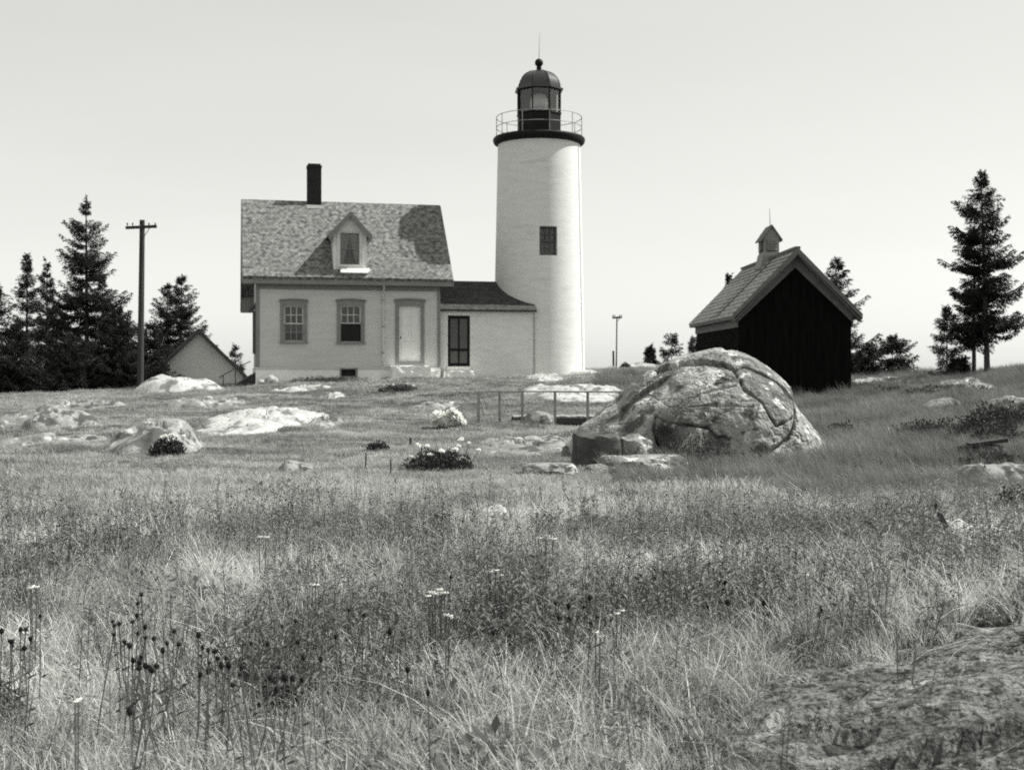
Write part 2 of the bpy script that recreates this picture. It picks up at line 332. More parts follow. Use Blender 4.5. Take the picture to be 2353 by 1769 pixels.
# ------------------------------------------------------------------ rocks
ROCKS = []     # footprints (x, y, rx, ry, rot) used to keep grass off
def outcrop(name, label, px0, px1, py0, py1, h, m='slab', seed=1, jag=.28, cat='rock', rot=0, group=None, Y=None, ry=None, steep=.9):
    """a low ledge that swells out of the ground where the photo shows it"""
    pc, yb = (px0+px1)/2, py1
    if Y is None:
        _, Y1 = hit(pc, py1); _, Y2 = hit(pc, py0 + (h*F/Y1 if Y1 else 0))
        Y2 = max(Y2, Y1 + .8); Y = (Y1+Y2)/2; ry = (Y2-Y1)/2
    x = wx(pc, Y); rx = (px1-px0)/2/F*Y
    nr, na = 26, 96
    rr = np.linspace(0, 1, nr)[:, None]; an = np.linspace(0, 2*np.pi, na, endpoint=False)[None, :]
    edge = 1 + jag*fbm(np.cos(an)*1.7+seed*5.1, np.sin(an)*1.7+seed*2.7, seed, 5)*1.5
    lx = rr*edge*np.cos(an)*rx*1.05; ly = rr*edge*np.sin(an)*ry*1.05
    c, s = math.cos(rot), math.sin(rot); X = x + lx*c - ly*s; Yy = Y + lx*s + ly*c
    prof = (1 - rr**1.9)**.9 if h > .3 else (1-rr**3)**.8
    Z = terr(X, Yy) + prof*h*(1 + .35*fbm(X*1.1+seed, Yy*1.1, seed, 4)) + fbm(X*2.2, Yy*2.2, seed+4, 5)*.11*prof**.5 - .16*rr**6 - .02
    st = fbm(X*.9+Yy*.35, Yy*2.6, seed+8, 4); Z = Z + np.where(st > .08, .09, 0)*prof
    V = np.stack([X, Yy, Z], -1).reshape(-1, 3)
    i = np.arange(nr-1)[:, None]*na + np.arange(na)[None, :]; j = np.arange(nr-1)[:, None]*na + (np.arange(na)[None, :]+1) % na
    Fc = np.stack([i, i+na, j+na, j], -1).reshape(-1, 4)
    base = np.array([x, Y, tz(x, Y)]); o = npmesh(name, V-base, Fc[:, ::1], M[m], None, True); o.location = base
    ROCKS.append((x, Y, rx*.92, ry*.92, rot, seed, jag)); return tag(o, label, cat, group)
def rock(name, label, x, y, sx, sy, sz, seed, m='rock', zoff=0, rz=0, boxy=0., sub=4, rough=.25, cat='rock', mask=True):
    bm = bmesh.new(); bmesh.ops.create_icosphere(bm, subdivisions=sub, radius=1)
    for v in bm.verts:
        p = v.co.copy()
        if boxy:
            mxx = max(abs(p.x), abs(p.y), abs(p.z)); p = p.lerp(p/mxx*.85, boxy)
        n = mnoise.fractal(p*1.3 + Vector((seed*3.1, seed, 0)), 1, 2, 5); n2 = mnoise.fractal(p*5 + Vector((seed, 2, seed)), 1, 2, 3)
        p = p*(1 + rough*n + rough*.18*n2); v.co = (p.x*sx, p.y*sy, p.z*sz)
    me = bpy.data.meshes.new(name); bm.to_mesh(me); bm.free(); me.materials.append(M[m])
    me.polygons.foreach_set('use_smooth', [True]*len(me.polygons))
    try: me.set_sharp_from_angle(angle=R(40))
    except Exception: pass
    o = bpy.data.objects.new(name, me); COL.objects.link(o); o.location = (x, y, tz(x, y)+zoff); o.rotation_euler = (0, 0, rz)
    if mask: ROCKS.append((x, y, sx*.85, sy*.85, rz, 0, 0))
    return tag(o, label, cat)

# the great boulder ---------------------------------------------------------
def boulder():
    Yc = 22.7
    ol = [(1300,1075),(1308,1035),(1322,1000),(1337,977),(1362,962),(1386,943),(1423,918),(1440,893),(1461,877),(1495,857),(1537,836),(1592,819),(1647,807),(1691,805),(1729,822),(1763,843),(1794,871),(1818,908),(1839,932),(1863,963),(1885,984),(1897,1015),(1903,1060)]
    ox = np.array([wx(a, Yc) for a, b in ol]); oz = np.array([wz(b, Yc) for a, b in ol])
    zb = -.25; nu, nv = 560, 420
    X = np.linspace(ox[0], ox[-1], nu)[:, None]; ph = np.linspace(0.0, np.pi, nv)[None, :]
    top = np.interp(X, ox, oz); kk = np.hanning(29); kk /= kk.sum(); top = np.convolve(np.pad(top[:, 0], 14, 'edge'), kk, 'valid')[:, None]; H = np.maximum(top - zb, .02)
    D = 2.25*(H/2.2)**.55; cs, sn = np.cos(ph), np.sin(ph)
    Yl = -np.sign(cs)*np.abs(cs)**.85*D; Zl = H*np.abs(sn)**.72
    front = (cs > -.15).astype(float)
    XX = X + 0*ph; ZZ = zb + Zl; YY = Yc + Yl + .1
    # features written in the boulder's own x / z
    def pl(pts, Y=21.4): return [(wx(a, Y), wz(b, Y)) for a, b in pts]
    def dist(poly):
        d = np.full(XX.shape, 9.)
        for (x0, z0), (x1, z1) in zip(poly[:-1], poly[1:]):
            dx, dz = x1-x0, z1-z0; t = np.clip(((XX-x0)*dx+(ZZ-z0)*dz)/(dx*dx+dz*dz), 0, 1)
            d = np.minimum(d, np.hypot(XX-x0-t*dx, ZZ-z0-t*dz))
        return d
    wob = .03*fbm(XX*4, ZZ*4, 2, 3)
    off = np.zeros(XX.shape)           # outwards displacement
    def crack(pts, w, a):
        nonlocal off
        d = dist(pl(pts)) + wob; off -= a*np.exp(-(d/w)**2)*front
    arc = [(1418,930),(1440,908),(1475,884),(1530,853),(1578,838),(1622,833),(1664,838),(1686,850)]
    A = pl(arc); ax = [p[0] for p in A]; az = [p[1] for p in A]
    zarc = np.interp(XX, ax, az, left=9, right=9)
    off += .06*(1/(1+np.exp(-(ZZ-zarc+wob)/.012)))*front*np.clip((XX-ox[7])/.5, 0, 1)       # sheet of rock lying over the arc crack
    crack(arc[2:], .018, .16)
    crack([(1686,850),(1708,843),(1750,858),(1784,878),(1800,900)], .015, .08)
    crack([(1684,850),(1698,891),(1736,925),(1750,953)], .022, .08)
    crack([(1750,953),(1765,974),(1790,966),(1811,953)], .018, .16)
    crack([(1571,934),(1629,927),(1675,930),(1715,934)], .012, .06)
    crack([(1502,953),(1526,970),(1561,973),(1612,977)], .02, .14)
    crack([(1829,932),(1815,973),(1794,1001),(1770,1018),(1719,1049)], .03, .22)
    crack([(1800,900),(1822,925),(1829,960)], .02, .10)
    crack([(1612,977),(1630,1000),(1660,1003)], .02, .12)
    crack([(1502,953),(1495,985),(1507,1010)], .025, .16)
    crack([(1540,950),(1600,905),(1680,885)], .02, .03)
    hx, hz = wx(1527, 21.2), wz(1002, 21.2); d = np.hypot((XX-hx)/1.0, (ZZ-hz)/1.2)+wob; off -= .42*(1/(1+np.exp((d-.17)/.02)))*front
    # the smooth slanting plane on the left shoulder
    fx = (wx(1470, 21.6), wz(915, 21.6)); ang = math.atan2(70, 120); u = (XX-fx[0])*math.cos(ang)+(ZZ-fx[1])*math.sin(ang); v = -(XX-fx[0])*math.sin(ang)+(ZZ-fx[1])*math.cos(ang)
    off -= .10*(ZZ < top-.16)*(1/(1+np.exp((np.abs(v)-.20)/.025)))*(1/(1+np.exp((np.abs(u)-.62)/.04)))*front
    # lower right shoulder set back
    off -= .14*(1/(1+np.exp(-(XX-(wx(1770, 21.5)+(ZZ-.3)*.5))/.03)))*(ZZ < 1.3)
    nx = -np.gradient(ZZ, axis=0)/np.maximum(np.gradient(XX, axis=0), 1e-4)
    n = np.stack(np.broadcast_arrays(np.clip(nx, -1, 1)*.5*np.abs(sn), -np.abs(cs)*np.sign(cs)-.25*front, np.abs(sn)*.9+.05), -1); n /= np.linalg.norm(n, axis=-1, keepdims=True)
    big = .08*fbm(XX*.8+3, ZZ*.9+YY*.4, 5, 2); mid = .03*fbm(XX*2.7, ZZ*2.9+YY*1.5, 6, 4); sml = .014*fbm(XX*11, ZZ*11+YY*6, 8, 5) - .018*np.exp(-(fbm(XX*1.4+2, ZZ*1.9+YY, 15, 4)/.018)**2)*(np.abs(cs)*0+1)
    off += big*np.abs(cs)**.5 + mid + sml
    V = np.stack([XX, YY, ZZ], -1) + n*off[..., None]
    base = np.array([3.4, Yc, 0.]); o = npmesh('boulder', V.reshape(-1, 3)-base, gridfaces(nu, nv)[:, ::-1], M['boulder'], None, True); o.location = base
    tag(o, 'huge cracked lichen-covered granite boulder rising from the grass before the dark shed', 'boulder')
    ROCKS.append((3.45, Yc, 2.25, 1.95, 0, 0, 0))
boulder()
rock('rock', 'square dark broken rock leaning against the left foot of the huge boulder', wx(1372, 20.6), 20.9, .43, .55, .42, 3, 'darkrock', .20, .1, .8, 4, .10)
rock('rock', 'flat-topped pale rock lodged between the dark square rock and the huge boulder', wx(1455, 21), 21.2, .33, .6, .42, 5, 'boulder', .12, .2, .6, 4, .16)
rock('rock', 'low lichened slab half sunk in grass in front of the huge boulder', wx(1480, 19.2), 19.6, .75, .75, .30, 6, 'boulder', .02, .3, .35, 4, .2)
rock('rock', 'small rounded pale rock at the front edge of the low lichened slab', wx(1400, 18.8), 19.3, .35, .3, .14, 8, 'boulder', .02, 0, .2, 3, .2)
rock('rock', 'flat slab jutting over a dark gap in the grass left of the boulder', wx(1265, 18.6), 18.8, .45, .38, .13, 9, 'rock', .06, -.1, .5, 4, .18)
outcrop('rock_ledge', 'smooth domed whaleback rock behind the small dark flowering bush', 258, 474, 966, 1048, .50, 'rock', 2, .16, Y=23.6, ry=1.6)
outcrop('rock_ledge', 'broad pale bare ledge on the slope below the left end of the cottage', 492, 735, 920, 1000, .16, 'slab', 3, .3)
outcrop('rock_ledge', 'long thin white ledge just below the cottage foundation', 612, 775, 880, 903, .08, 'slab', 4, .25)
outcrop('rock_ledge', 'small broken white ledge right of the long thin ledge', 745, 796, 896, 918, .08, 'slab', 5, .35)
outcrop('rock_ledge', 'blocky sunlit outcrop between the utility pole and the cottage', 300, 505, 852, 900, .62, 'slab', 6, .18, Y=46.8, ry=1.7)
outcrop('rock_ledge', 'grass-streaked grey outcrop at the far left of the slope', -20, 235, 935, 992, .30, 'rock', 7, .3)
outcrop('rock_ledge', 'narrow grey ledge below the grass-streaked outcrop at far left', 30, 260, 995, 1025, .07, 'rock', 27, .35)
outcrop('rock_ledge', 'small pale stone showing in the short grass of the lower slope', 640, 745, 1060, 1086, .14, 'rock', 8, .3)
outcrop('rock_ledge', 'pale slab beside the foot of the tower and annex corner', 1204, 1300, 862, 886, .06, 'slab', 9, .15)
outcrop('rock_ledge', 'long bright slab sweeping behind the wooden footbridge rail', 1185, 1460, 884, 936, .12, 'slab', 10, .15)
outcrop('rock_ledge', 'white ledge at the sunny right side of the tower base', 1290, 1400, 846, 862, .12, 'slab', 11, .15, Y=54, ry=1.6)
outcrop('rock_ledge', 'pale ledge on the far skyline between tower and boulder', 1400, 1560, 834, 850, .12, 'slab', 12, .2, Y=62, ry=2)
outcrop('rock_ledge', 'low grassy ledge with a pale lip left of the huge boulder', 1085, 1330, 990, 1050, .10, 'rock', 13, .2)
outcrop('rock_ledge', 'bright ledge right behind the right corner of the dark shed', 1945, 2110, 862, 895, .15, 'slab', 14, .25)
outcrop('rock_ledge', 'shaded grey outcrop on the bank at the right edge', 2250, 2440, 905, 985, .3, 'rock', 15, .3)
outcrop('rock_ledge', 'small pale stone in tall grass right of the huge boulder', 2020, 2090, 985, 1015, .18, 'rock', 16, .3)
outcrop('rock_ledge', 'pale stone half hidden in the stalks of the middle meadow', 1090, 1175, 1180, 1210, .24, 'slab', 17, .3, Y=12.9, ry=.4)
outcrop('rock_ledge', 'low pale hump among weeds in the meadow below the boulder', 1315, 1425, 1222, 1260, .24, 'rock', 18, .3, Y=12.0, ry=.45)
outcrop('rock_ledge', 'bare stony ledge with moss in the lower right corner', 1600, 3400, 1480, 1900, .08, 'mossy', 19, .25, Y=4.75, ry=1.15)
outcrop('rock_ledge', 'thin grey ledge high on the slope left of the utility pole', 60, 272, 912, 940, .16, 'rock', 41, .3)
outcrop('rock_ledge', 'low weathered ledge between the whaleback rock and the broad pale ledge', 380, 570, 912, 940, .14, 'rock', 42, .35)
outcrop('rock_ledge', 'small grey ledge in the turf right of the broad pale ledge', 700, 790, 960, 985, .07, 'rock', 43, .35)
outcrop('rock_ledge', 'long low lip of rock crossing the turf left of the footbridge', 930, 1090, 925, 945, .06, 'rock', 44, .35)
outcrop('rock_ledge', 'broken grey ledge high on the bank below the tallest right-hand spruce', 2130, 2350, 880, 908, .30, 'boulder', 45, .35)
outcrop('rock_ledge', 'broken pale rock low on the bank between shed and right edge', 2090, 2230, 935, 960, .22, 'rock', 46, .35)
outcrop('rock_ledge', 'long worn ledge halfway up the bank at the right edge', 2180, 2400, 1075, 1110, .22, 'rock', 47, .35)
rock('rock', 'small pale stone at the left corner of the cottage foundation', wx(622, 49), 49.1, .28, .25, .28, 21, 'slab', .1, sub=3)
rock('rock', 'second pale stone by the left corner of the cottage foundation, the smaller one', wx(598, 49), 49.2, .16, .2, .2, 22, 'slab', .08, sub=3)
rock('rock', 'grey stone in the shadow under the footbridge deck', wx(1240, 30.5), 30.6, .42, .3, .28, 23, 'rock', .05, sub=3)

# ------------------------------------------------------------------ keeper's cottage
TH = R(13); X0, Y0, ZB = wx(590, 50), 50.0, .7
ct, st_ = math.cos(TH), math.sin(TH)
def UN(px, n=0.):
    k = (px-CX)/F; return (k*(Y0+n*ct) - X0 + n*st_)/(ct - k*st_)
def YN(u, n=0.): return Y0 + u*st_ + n*ct
def HZ(py, u, n=0.): return wz(py, YN(u, n))
W = UN(1010); HOFF = (0, 0, ZB)
house = thing('cottage', 'white keepers cottage with shingled gable roof, dormer and dark chimney', 'house', (X0, Y0, ZB), TH, off=HOFF)

def holed_wall(mb, x0, x1, z0, z1, holes, y0, y1):
    xs = sorted({x0, x1, *[h[0] for h in holes], *[h[1] for h in holes]}); zs = sorted({z0, z1, *[h[2] for h in holes], *[h[3] for h in holes]})
    for a, b in zip(xs[:-1], xs[1:]):
        for c, d in zip(zs[:-1], zs[1:]):
            if any(h[0] <= a+1e-6 and b <= h[1]+1e-6 and h[2] <= c+1e-6 and d <= h[3]+1e-6 for h in holes): continue
            mb.add([(a,y0,c),(b,y0,c),(b,y0,d),(a,y0,d)], [(0,1,2,3)]); mb.add([(a,y1,c),(b,y1,c),(b,y1,d),(a,y1,d)], [(3,2,1,0)])
    for (a, b, c, d) in holes:
        mb.add([(a,y0,c),(b,y0,c),(b,y1,c),(a,y1,c)], [(0,3,2,1)]); mb.add([(a,y0,d),(b,y0,d),(b,y1,d),(a,y1,d)], [(0,1,2,3)])
        mb.add([(a,y0,c),(a,y0,d),(a,y1,d),(a,y1,c)], [(0,1,2,3)]); mb.add([(b,y0,c),(b,y0,d),(b,y1,d),(b,y1,c)], [(3,2,1,0)])
    return mb
def sash(mb, a, b, c, d, y, cols, rows, fr=.045, mu=.028, th=.03):
    mb.box(a, a+fr, y, y+th, c, d); mb.box(b-fr, b, y, y+th, c, d); mb.box(a+fr, b-fr, y+.001, y+th-.001, c, c+fr); mb.box(a+fr, b-fr, y+.001, y+th-.001, d-fr, d)
    for i in range(1, cols):
        x = a+fr+(b-a-2*fr)*i/cols; mb.box(x-mu/2, x+mu/2, y+.004, y+th-.004, c+fr, d-fr)
    for i in range(1, rows):
        z = c+fr+(d-c-2*fr)*i/rows; mb.box(a+fr, b-fr, y+.006, y+th-.006, z-mu/2, z+mu/2)

w1 = (UN(653), UN(697), HZ(784, 1.4), HZ(703, 1.4)); w2 = (UN(783), UN(829), HZ(785, 4), HZ(703, 4)); dr = (UN(917), UN(966), HZ(831, 6.3), HZ(704, 6.3))
bw = (UN(784), UN(818), HZ(864, 4), HZ(848, 4))
ZF = HZ(845, 3.5)          # top of foundation
EV, EO, MS = 5.42, .40, 3.56/3.3   # eave height, overhang, roof slope
RN = 2.9; RZ = 8.98; RB = 6.95; NB = 6.55
def roofz(n): return RZ - abs(n-RN)*MS
wf = MB(); holed_wall(wf, 0, W, ZF, roofz(0)-.16, [w1, w2, dr], 0, .22)
side = [(.221, ZF), (NB, ZF), (NB, roofz(NB)-.16), (RN, RZ-.16), (.221, roofz(.221)-.16)]
wf.prism(side, 'x', 0, .2); wf.prism(side, 'x', W-.2, W); wf.box(.2, W-.2, NB-.2, NB, ZF, roofz(NB)-.2); wf.box(.2, W-.2, .222, NB-.2, 5.0, 5.1)
wall = wf.build('wall', M['white_wall'], house)
fd = MB(); holed_wall(fd, -.05, W+.03, ZB-.6, ZF-.002, [bw], -.06, .25)
fd.box(-.05, .2, .25, NB+.05, ZB-.6, ZF-.002); fd.box(W-.2, W+.03, .25, NB+.05, ZB-.6, ZF-.002); fd.box(.2, W-.2, NB-.2, NB+.05, ZB-.6, ZF-.002)
fd.build('foundation', M['foundation'], house)
# roof slabs and trim
UL, UR = UN(557, -EO), UN(1041, -EO)
rf = MB(); t = .13
rf.prism([(-EO, EV), (RN, RZ), (RN, RZ-t*1.47), (-EO, EV-t*1.0)], 'x', UL, UR)
rf.prism([(RN+.001, RZ), (RB, roofz(RB)), (RB, roofz(RB)-t), (RN+.001, RZ-t*1.47)], 'x', UL, UR)
# shingle butts: thin courses give the eave a ragged lip
for k in range(64):
    u = UL + (UR-UL)*k/64; w = (UR-UL)/64*.9; rf.box(u+.004, u+w, -EO-.035-random.random()*.02, -EO+.03, EV-.035, EV-.005+random.random()*.01)
roof = rf.build('roof', M['shingle'], house)
tr = MB()
tr.box(UL+.03, UR-.03, -EO+.01, -EO+.05, EV-.30, EV-.036); tr.box(UL+.03, UR-.03, -EO+.05, -.003, EV-.26, EV-.23); tr.box(0, W, -.03, -.001, EV-.50, EV-.26)
# rake boards and boxed rear return at the left gable, same on the right
for (a, b) in ((UL-.03, UL+.02), (UR-.02, UR+.03)):
    tr.prism([(-EO, EV-.03), (RN, RZ-.03), (RN, RZ-.36), (-EO, EV-.30)], 'x', a, b)
    tr.prism([(RN+.001, RZ-.03), (RB, roofz(RB)-.03), (RB, roofz(RB)-.34), (RN+.001, RZ-.36)], 'x', a, b)
tr.prism([(NB-.1, roofz(RB)-.36), (RB, roofz(RB)-.36), (RB, roofz(RB)-.1), (NB-.1, roofz(NB-.1)-.2)], 'x', UL+.021, -.001)
tr.prism([(-.04, EV-.31), (-EO+.05, EV-.31), (-EO+.05, EV-.2), (-.04, EV-.2)], 'x', UL+.021, -.04)
tr.build('eave_trim', M['trim'], house)
MB().box(-.035, .11, -.035, -.001, ZF, EV-.5).build('corner_board', M['trim'], house); MB().box(-.034, -.001, .0, .28, ZF, EV-.26).build('corner_board', M['trim'], house)
MB().box(W-.10, W+.03, -.035, -.001, ZF, EV-.5).build('corner_board', M['trim'], house)
wt = MB(); wt.box(-.06, W+.035, -.10, -.062, ZF-.06, ZF+.02); wt.build('water_table', M['white_wall'], house)
# chimney on the ridge
u0, u1 = UN(706, RN), UN(738, RN); ch = MB(); ztop = HZ(378, 2.7, RN)
ch.box(u0, u1, RN-.20, RN+.38, RZ-.9, ztop-.16); ch.box(u0-.02, u1+.02, RN-.22, RN+.40, ztop-.16, ztop-.08); ch.box(u0+.03, u1-.03, RN-.17, RN+.35, ztop-.08, ztop)
ch.build('chimney', M['brick'], roof)
fl = MB(); fl.prism([(RN-.36, roofz(RN-.36)+.012), (RN-.21, roofz(RN-.21)+.012), (RN-.21, roofz(RN-.21)+.04), (RN-.36, roofz(RN-.36)+.03)], 'x', u0-.05, u1+.05); fl.build('flashing', M['metal'], roof)

def cap_window(parent, w, name, cas=.16, head=.27, ears=.05, sill=True):
    a, b, c, d = w; m = MB()
    m.box(a-cas, a, -.045, .0, c-.02, d); m.box(b, b+cas, -.045, .0, c-.02, d)
    n = 10; xs = [a-cas-ears + (b-a+2*cas+2*ears)*i/n for i in range(n+1)]
    top = [(x, d+head-.05+.05*math.sin(math.pi*i/n)) for i, x in enumerate(xs)]
    m.prism([(a-cas, d), (b+cas, d), (b+cas, d+head*.35)] + top[::-1] + [(a-cas, d+head*.35)], 'y', -.06, .0)
    m.prism([(x, z) for x, z in top] + [(x, z+.035) for x, z in top[::-1]], 'y', -.12, .0)
    if sill: m.box(a-cas-.03, b+cas+.03, -.10, .0, c-.09, c-.021)
    return m.build(name, M['trim'], parent)
win = cap_window(house, w1, 'window'); a, b, c, d = w1; mid = (c+d)/2
s = MB(); sash(s, a, b, mid-.02, d, .05, 3, 2); sash(s, a, b, c, mid+.02, .09, 3, 2); s.build('sash', M['white_trim'], win)
MB().add([(a, .075, c), (b, .075, c), (b, .075, d), (a, .075, d)], [(0, 1, 2, 3)]).build('pane', M['glass'], win)
s = MB(); s.box(a-.05, b+.05, .19, .20, c+.42, d+.05); s.build('blind', M['blind'], win)
win = cap_window(house, w2, 'window'); a, b, c, d = w2; mid = c + (d-c)*.5
s = MB(); sash(s, a, b, mid, d, .05, 3, 2); s.build('sash', M['white_trim'], win)
MB().add([(a, .075, mid), (b, .075, mid), (b, .075, d), (a, .075, d)], [(0, 1, 2, 3)]).build('pane', M['glass'], win)
s = MB(); s.box(a-.05, b+.05, .19, .20, mid, d+.05); s.build('blind', M['blind'], win)
s = MB(); s.box(a, b, .02, .03, c, mid); sash(s, a, b, c, mid, .0, 2, 1, .035, .02, .018); s.build('insect_screen', M['screen'], win)
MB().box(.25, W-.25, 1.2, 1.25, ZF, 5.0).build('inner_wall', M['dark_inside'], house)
# front door with its cap surround
dc = cap_window(house, dr, 'door_surround', .16, .30, .06, False)
s = MB(); a, b, c, d = dr; s.box(a-.16, b+.16, -.045, .0, c-.13, c-.001); s.build('door_sill', M['trim'], dc)
dm = MB(); dm.box(a, b, .045, .09, c, d)
pw = (b-a)/2
for i in range(2):
    for (z0, z1) in ((c+.15, c+.85), (c+1.0, d-.14)):
        xa = a+.09+i*(pw-.03); dm.box(xa, xa+pw-.15, .03, .044, z0, z1); dm.box(xa+.04, xa+pw-.19, .022, .0299, z0+.04, z1-.04)
door = dm.build('door', M['door_white'], house)
MB().lathe([(.0, 0), (.03, .0), (.035, .03), (.02, .05), (.0, .055)], 10).build('door_knob', M['black_iron'], door)
kn = door.children[0]; kn.rotation_euler = (R(90), 0, 0); kn.location = (a+.07, .03, c+1.0-ZB); ko = kn.data
ko.transform(Matrix.Translation((0, 0, ZB)))
# downspout
u = UN(880); dp = MB(); dp.tube([(u, -.33, EV-.28), (u, -.30, EV-.42), (u, -.07, EV-.62), (u, -.07, HZ(838, u)+.12), (u-.02, -.16, HZ(838, u))], .04, 8); dp.build('downspout', M['white_wall'], house, True)
[MB().box(u-.055, u+.055, -.12, -.001, z, z+.04).build('pipe_bracket', M['trim'], house) for z in (2.3, 3.4, 4.5)]
# cellar window
a, b, c, d = bw; s = MB(); s.box(a-.06, a, -.10, -.061, c-.05, d+.05); s.box(b, b+.06, -.10, -.061, c-.05, d+.05); s.box(a, b, -.10, -.061, c-.05, c); s.box(a, b, -.10, -.061, d, d+.04)
cw = s.build('cellar_window', M['trim'], house); MB().box(a, b, .12, .14, c, d).build('pane', M['dark_inside'], cw)
# side window hood on the left gable
s = MB(); s.box(-.12, -.001, 1.6, 2.9, 2.3, 4.1); s.prism([(-.30, 4.1), (-.001, 4.25), (-.001, 4.45), (-.30, 4.15)], 'y', 1.5, 3.0); s.build('side_window', M['dark_trim'], house)
# dormer
uc = UN(804, -.05); dn = -.06; hw = .69
Yd = YN(uc, dn); zp = wz(487, Yd); ze = wz(540, Yd); ho = .90; dwb = roofz(dn)-.12
dz0, dz1 = wz(608, Yd), wz(535, Yd); dw = (uc-.40, uc+.39, dz0, dz1)
ws = zp - .14 - hw*(zp-ze)/ho      # wall height at the cheeks
dmw = MB(); holed_wall(dmw, uc-hw, uc+hw, dwb-.1, ws, [dw], dn, dn+.12)
dmw.prism([(uc-hw, ws), (uc+hw, ws), (uc, zp-.14)], 'y', dn, dn+.12)
for sgn in (-1, 1):
    x0 = uc + sgn*hw; x1 = x0 - sgn*.1
    nb = RN-(RZ-ws)/MS; dmw.prism([(dn+.121, dwb-.1), (nb+.1, ws-.02), (nb+.1, ws), (dn+.121, ws)], 'x', min(x0, x1), max(x0, x1))
dorm = dmw.build('dormer', M['annex_white'], house)
sl = (zp-ze)/ho; dr_ = MB()
for sgn in (-1, 1):
    def q(x, z, n): return (uc+sgn*x, n, z)
    nr = RN-(RZ-zp)/MS+.15; ne = RN-(RZ-ze)/MS+.15; f = dn-.22
    vs = [q(0, zp, f), q(ho, ze, f), q(ho, ze, ne), q(0, zp, nr), q(0, zp-.11, f), q(ho, ze-.09, f), q(ho, ze-.09, ne), q(0, zp-.11, nr)]
    dr_.add(vs, [(0,1,2,3),(7,6,5,4),(0,4,5,1),(1,5,6,2),(2,6,7,3)])
dr_.build('dormer_roof', M['shingle'], dorm)
rk = MB()
for sgn in (-1, 1):
    pts = [(uc, zp-.02), (uc+sgn*ho, ze-.02), (uc+sgn*ho, ze-.20), (uc+sgn*(ho-.06), ze-.24), (uc, zp-.20)]
    rk.prism(pts, 'y', f-.03, f-.002)
    rk.prism([(uc+sgn*ho, ze-.2), (uc+sgn*(ho-.05), ze-.2), (uc+sgn*(ho-.12), ze-.36), (uc+sgn*(ho-.16), ze-.36), (uc+sgn*(ho-.2), ze-.2)][::1], 'y', dn-.2, dn-.005)
rk.build('dormer_trim', M['trim'], dorm)
a, b, c, d = dw; s = MB(); [s.box(x, x+.12, dn-.03, dn-.001, c-.05, d+.05) for x in (a-.14, b+.02)]; s.box(a-.16, b+.16, dn-.06, dn-.001, d+.051, d+.10); s.box(a-.16, b+.16, dn-.08, dn-.001, c-.11, c-.051)
dwin = s.build('window', M['white_trim'], dorm)
s = MB(); mid = (c+d)/2; sash(s, a, b, mid-.02, d, dn+.03, 2, 1, .035); sash(s, a, b, c, mid+.02, dn+.065, 2, 1, .035); s.build('sash', M['trim'], dwin)
MB().add([(a, dn+.05, c), (b, dn+.05, c), (b, dn+.05, d), (a, dn+.05, d)], [(0, 1, 2, 3)]).build('pane', M['glass'], dwin)
s = MB(); 
for sgn in (-1, 1):
    xs = np.linspace(0, 1, 9)
    for i in range(8):
        def cx_(t, z): # curtain drawn back towards the jamb
            k = (d-z)/(d-c); return (uc + sgn*(.01+.28*k**1.5)) *(1-t) + (uc+sgn*.42)*t
        y0 = dn+.13+.02*(i % 2); y1 = dn+.13+.02*((i+1) % 2)
        for z0, z1 in ((c, c+.35), (c+.35, c+.7), (c+.7, c+1.0), (c+1.0, d)):
            s.add([(cx_(xs[i], z0), y0, z0), (cx_(xs[i+1], z0), y1, z0), (cx_(xs[i+1], z1), y1, z1), (cx_(xs[i], z1), y0, z1)], [(0, 1, 2, 3)])
s.build('curtain', M['curtain'], dwin)
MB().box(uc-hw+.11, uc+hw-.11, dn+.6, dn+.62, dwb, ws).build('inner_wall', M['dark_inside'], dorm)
bx_, bzz = UN(816, -.3), wz(623, YN(uc, -.25)); m = MB(); m.prism([(-.58, -.10), (.52, -.10), (.64, .02), (.58, .13), (-.50, .09), (-.62, .0)], 'y', -.05, .05)
o = m.build('white_board', M['petal_board']); o.location = (X0+bx_*ct+.30*st_, Y0+bx_*st_-.30*ct, bzz); o.rotation_euler = (R(-25), 0, TH); tag(o, 'bright white board lying on the shingles under the dormer window', 'board')
# annex between cottage and tower
NA, NR = .2, 2.34; UA = UN(1225, NA); ea, ra = 4.18, 5.56; ms = (ra-ea)/(NR-.0)
ad = (UN(1029, NA), UN(1080, NA), HZ(842, 8.5, NA), HZ(725, 8.5, NA))
an = thing('passage_annex', 'low whitewashed passage with dark sloping roof joining cottage and tower', 'annex', (X0, Y0, ZB), TH, off=HOFF)
s = MB(); holed_wall(s, W+.001, UA, ZB-.3, ea+.08, [ad], NA, NA+.2)
s.prism([(NA+.201, ZB-.3), (4.4, ZB-.3), (4.4, ea+.05), (NR, ra-.15), (NA+.201, ea+.1)], 'x', UA-.2, UA)
s.box(W+.04, UA-.2, 4.2, 4.4, ZB-.3, ea+.02)
s.build('wall', M['annex_white'], an)
s = MB(); s.box(W+.01, UA+.02, NA-.06, NA-.001, ea-.14, ea-.02); s.box(UA+.001, UA+.03, NA-.01, NA+.06, ZB, ea-.14); s.build('frieze', M['annex_white'], an)
s = MB(); s.prism([(-.02, ea), (NR, ra), (NR, ra-.13), (-.02, ea-.08)], 'x', W+.032, UA+.12); s.prism([(NR+.001, ra), (4.7, ra-(4.7-NR)*ms), (4.7, ra-(4.7-NR)*ms-.1), (NR+.001, ra-.13)], 'x', W+.032, UA+.12)
s.build('roof', M['shingle_dark'], an)
s = MB(); s.tube([(UA+.05, NA-.04, ea-.08), (UA+.05, NA-.04, ZB+.5)], .03, 6); s.build('downspout', M['trim'], an)
a, b, c, d = ad; s = MB(); fw = .11
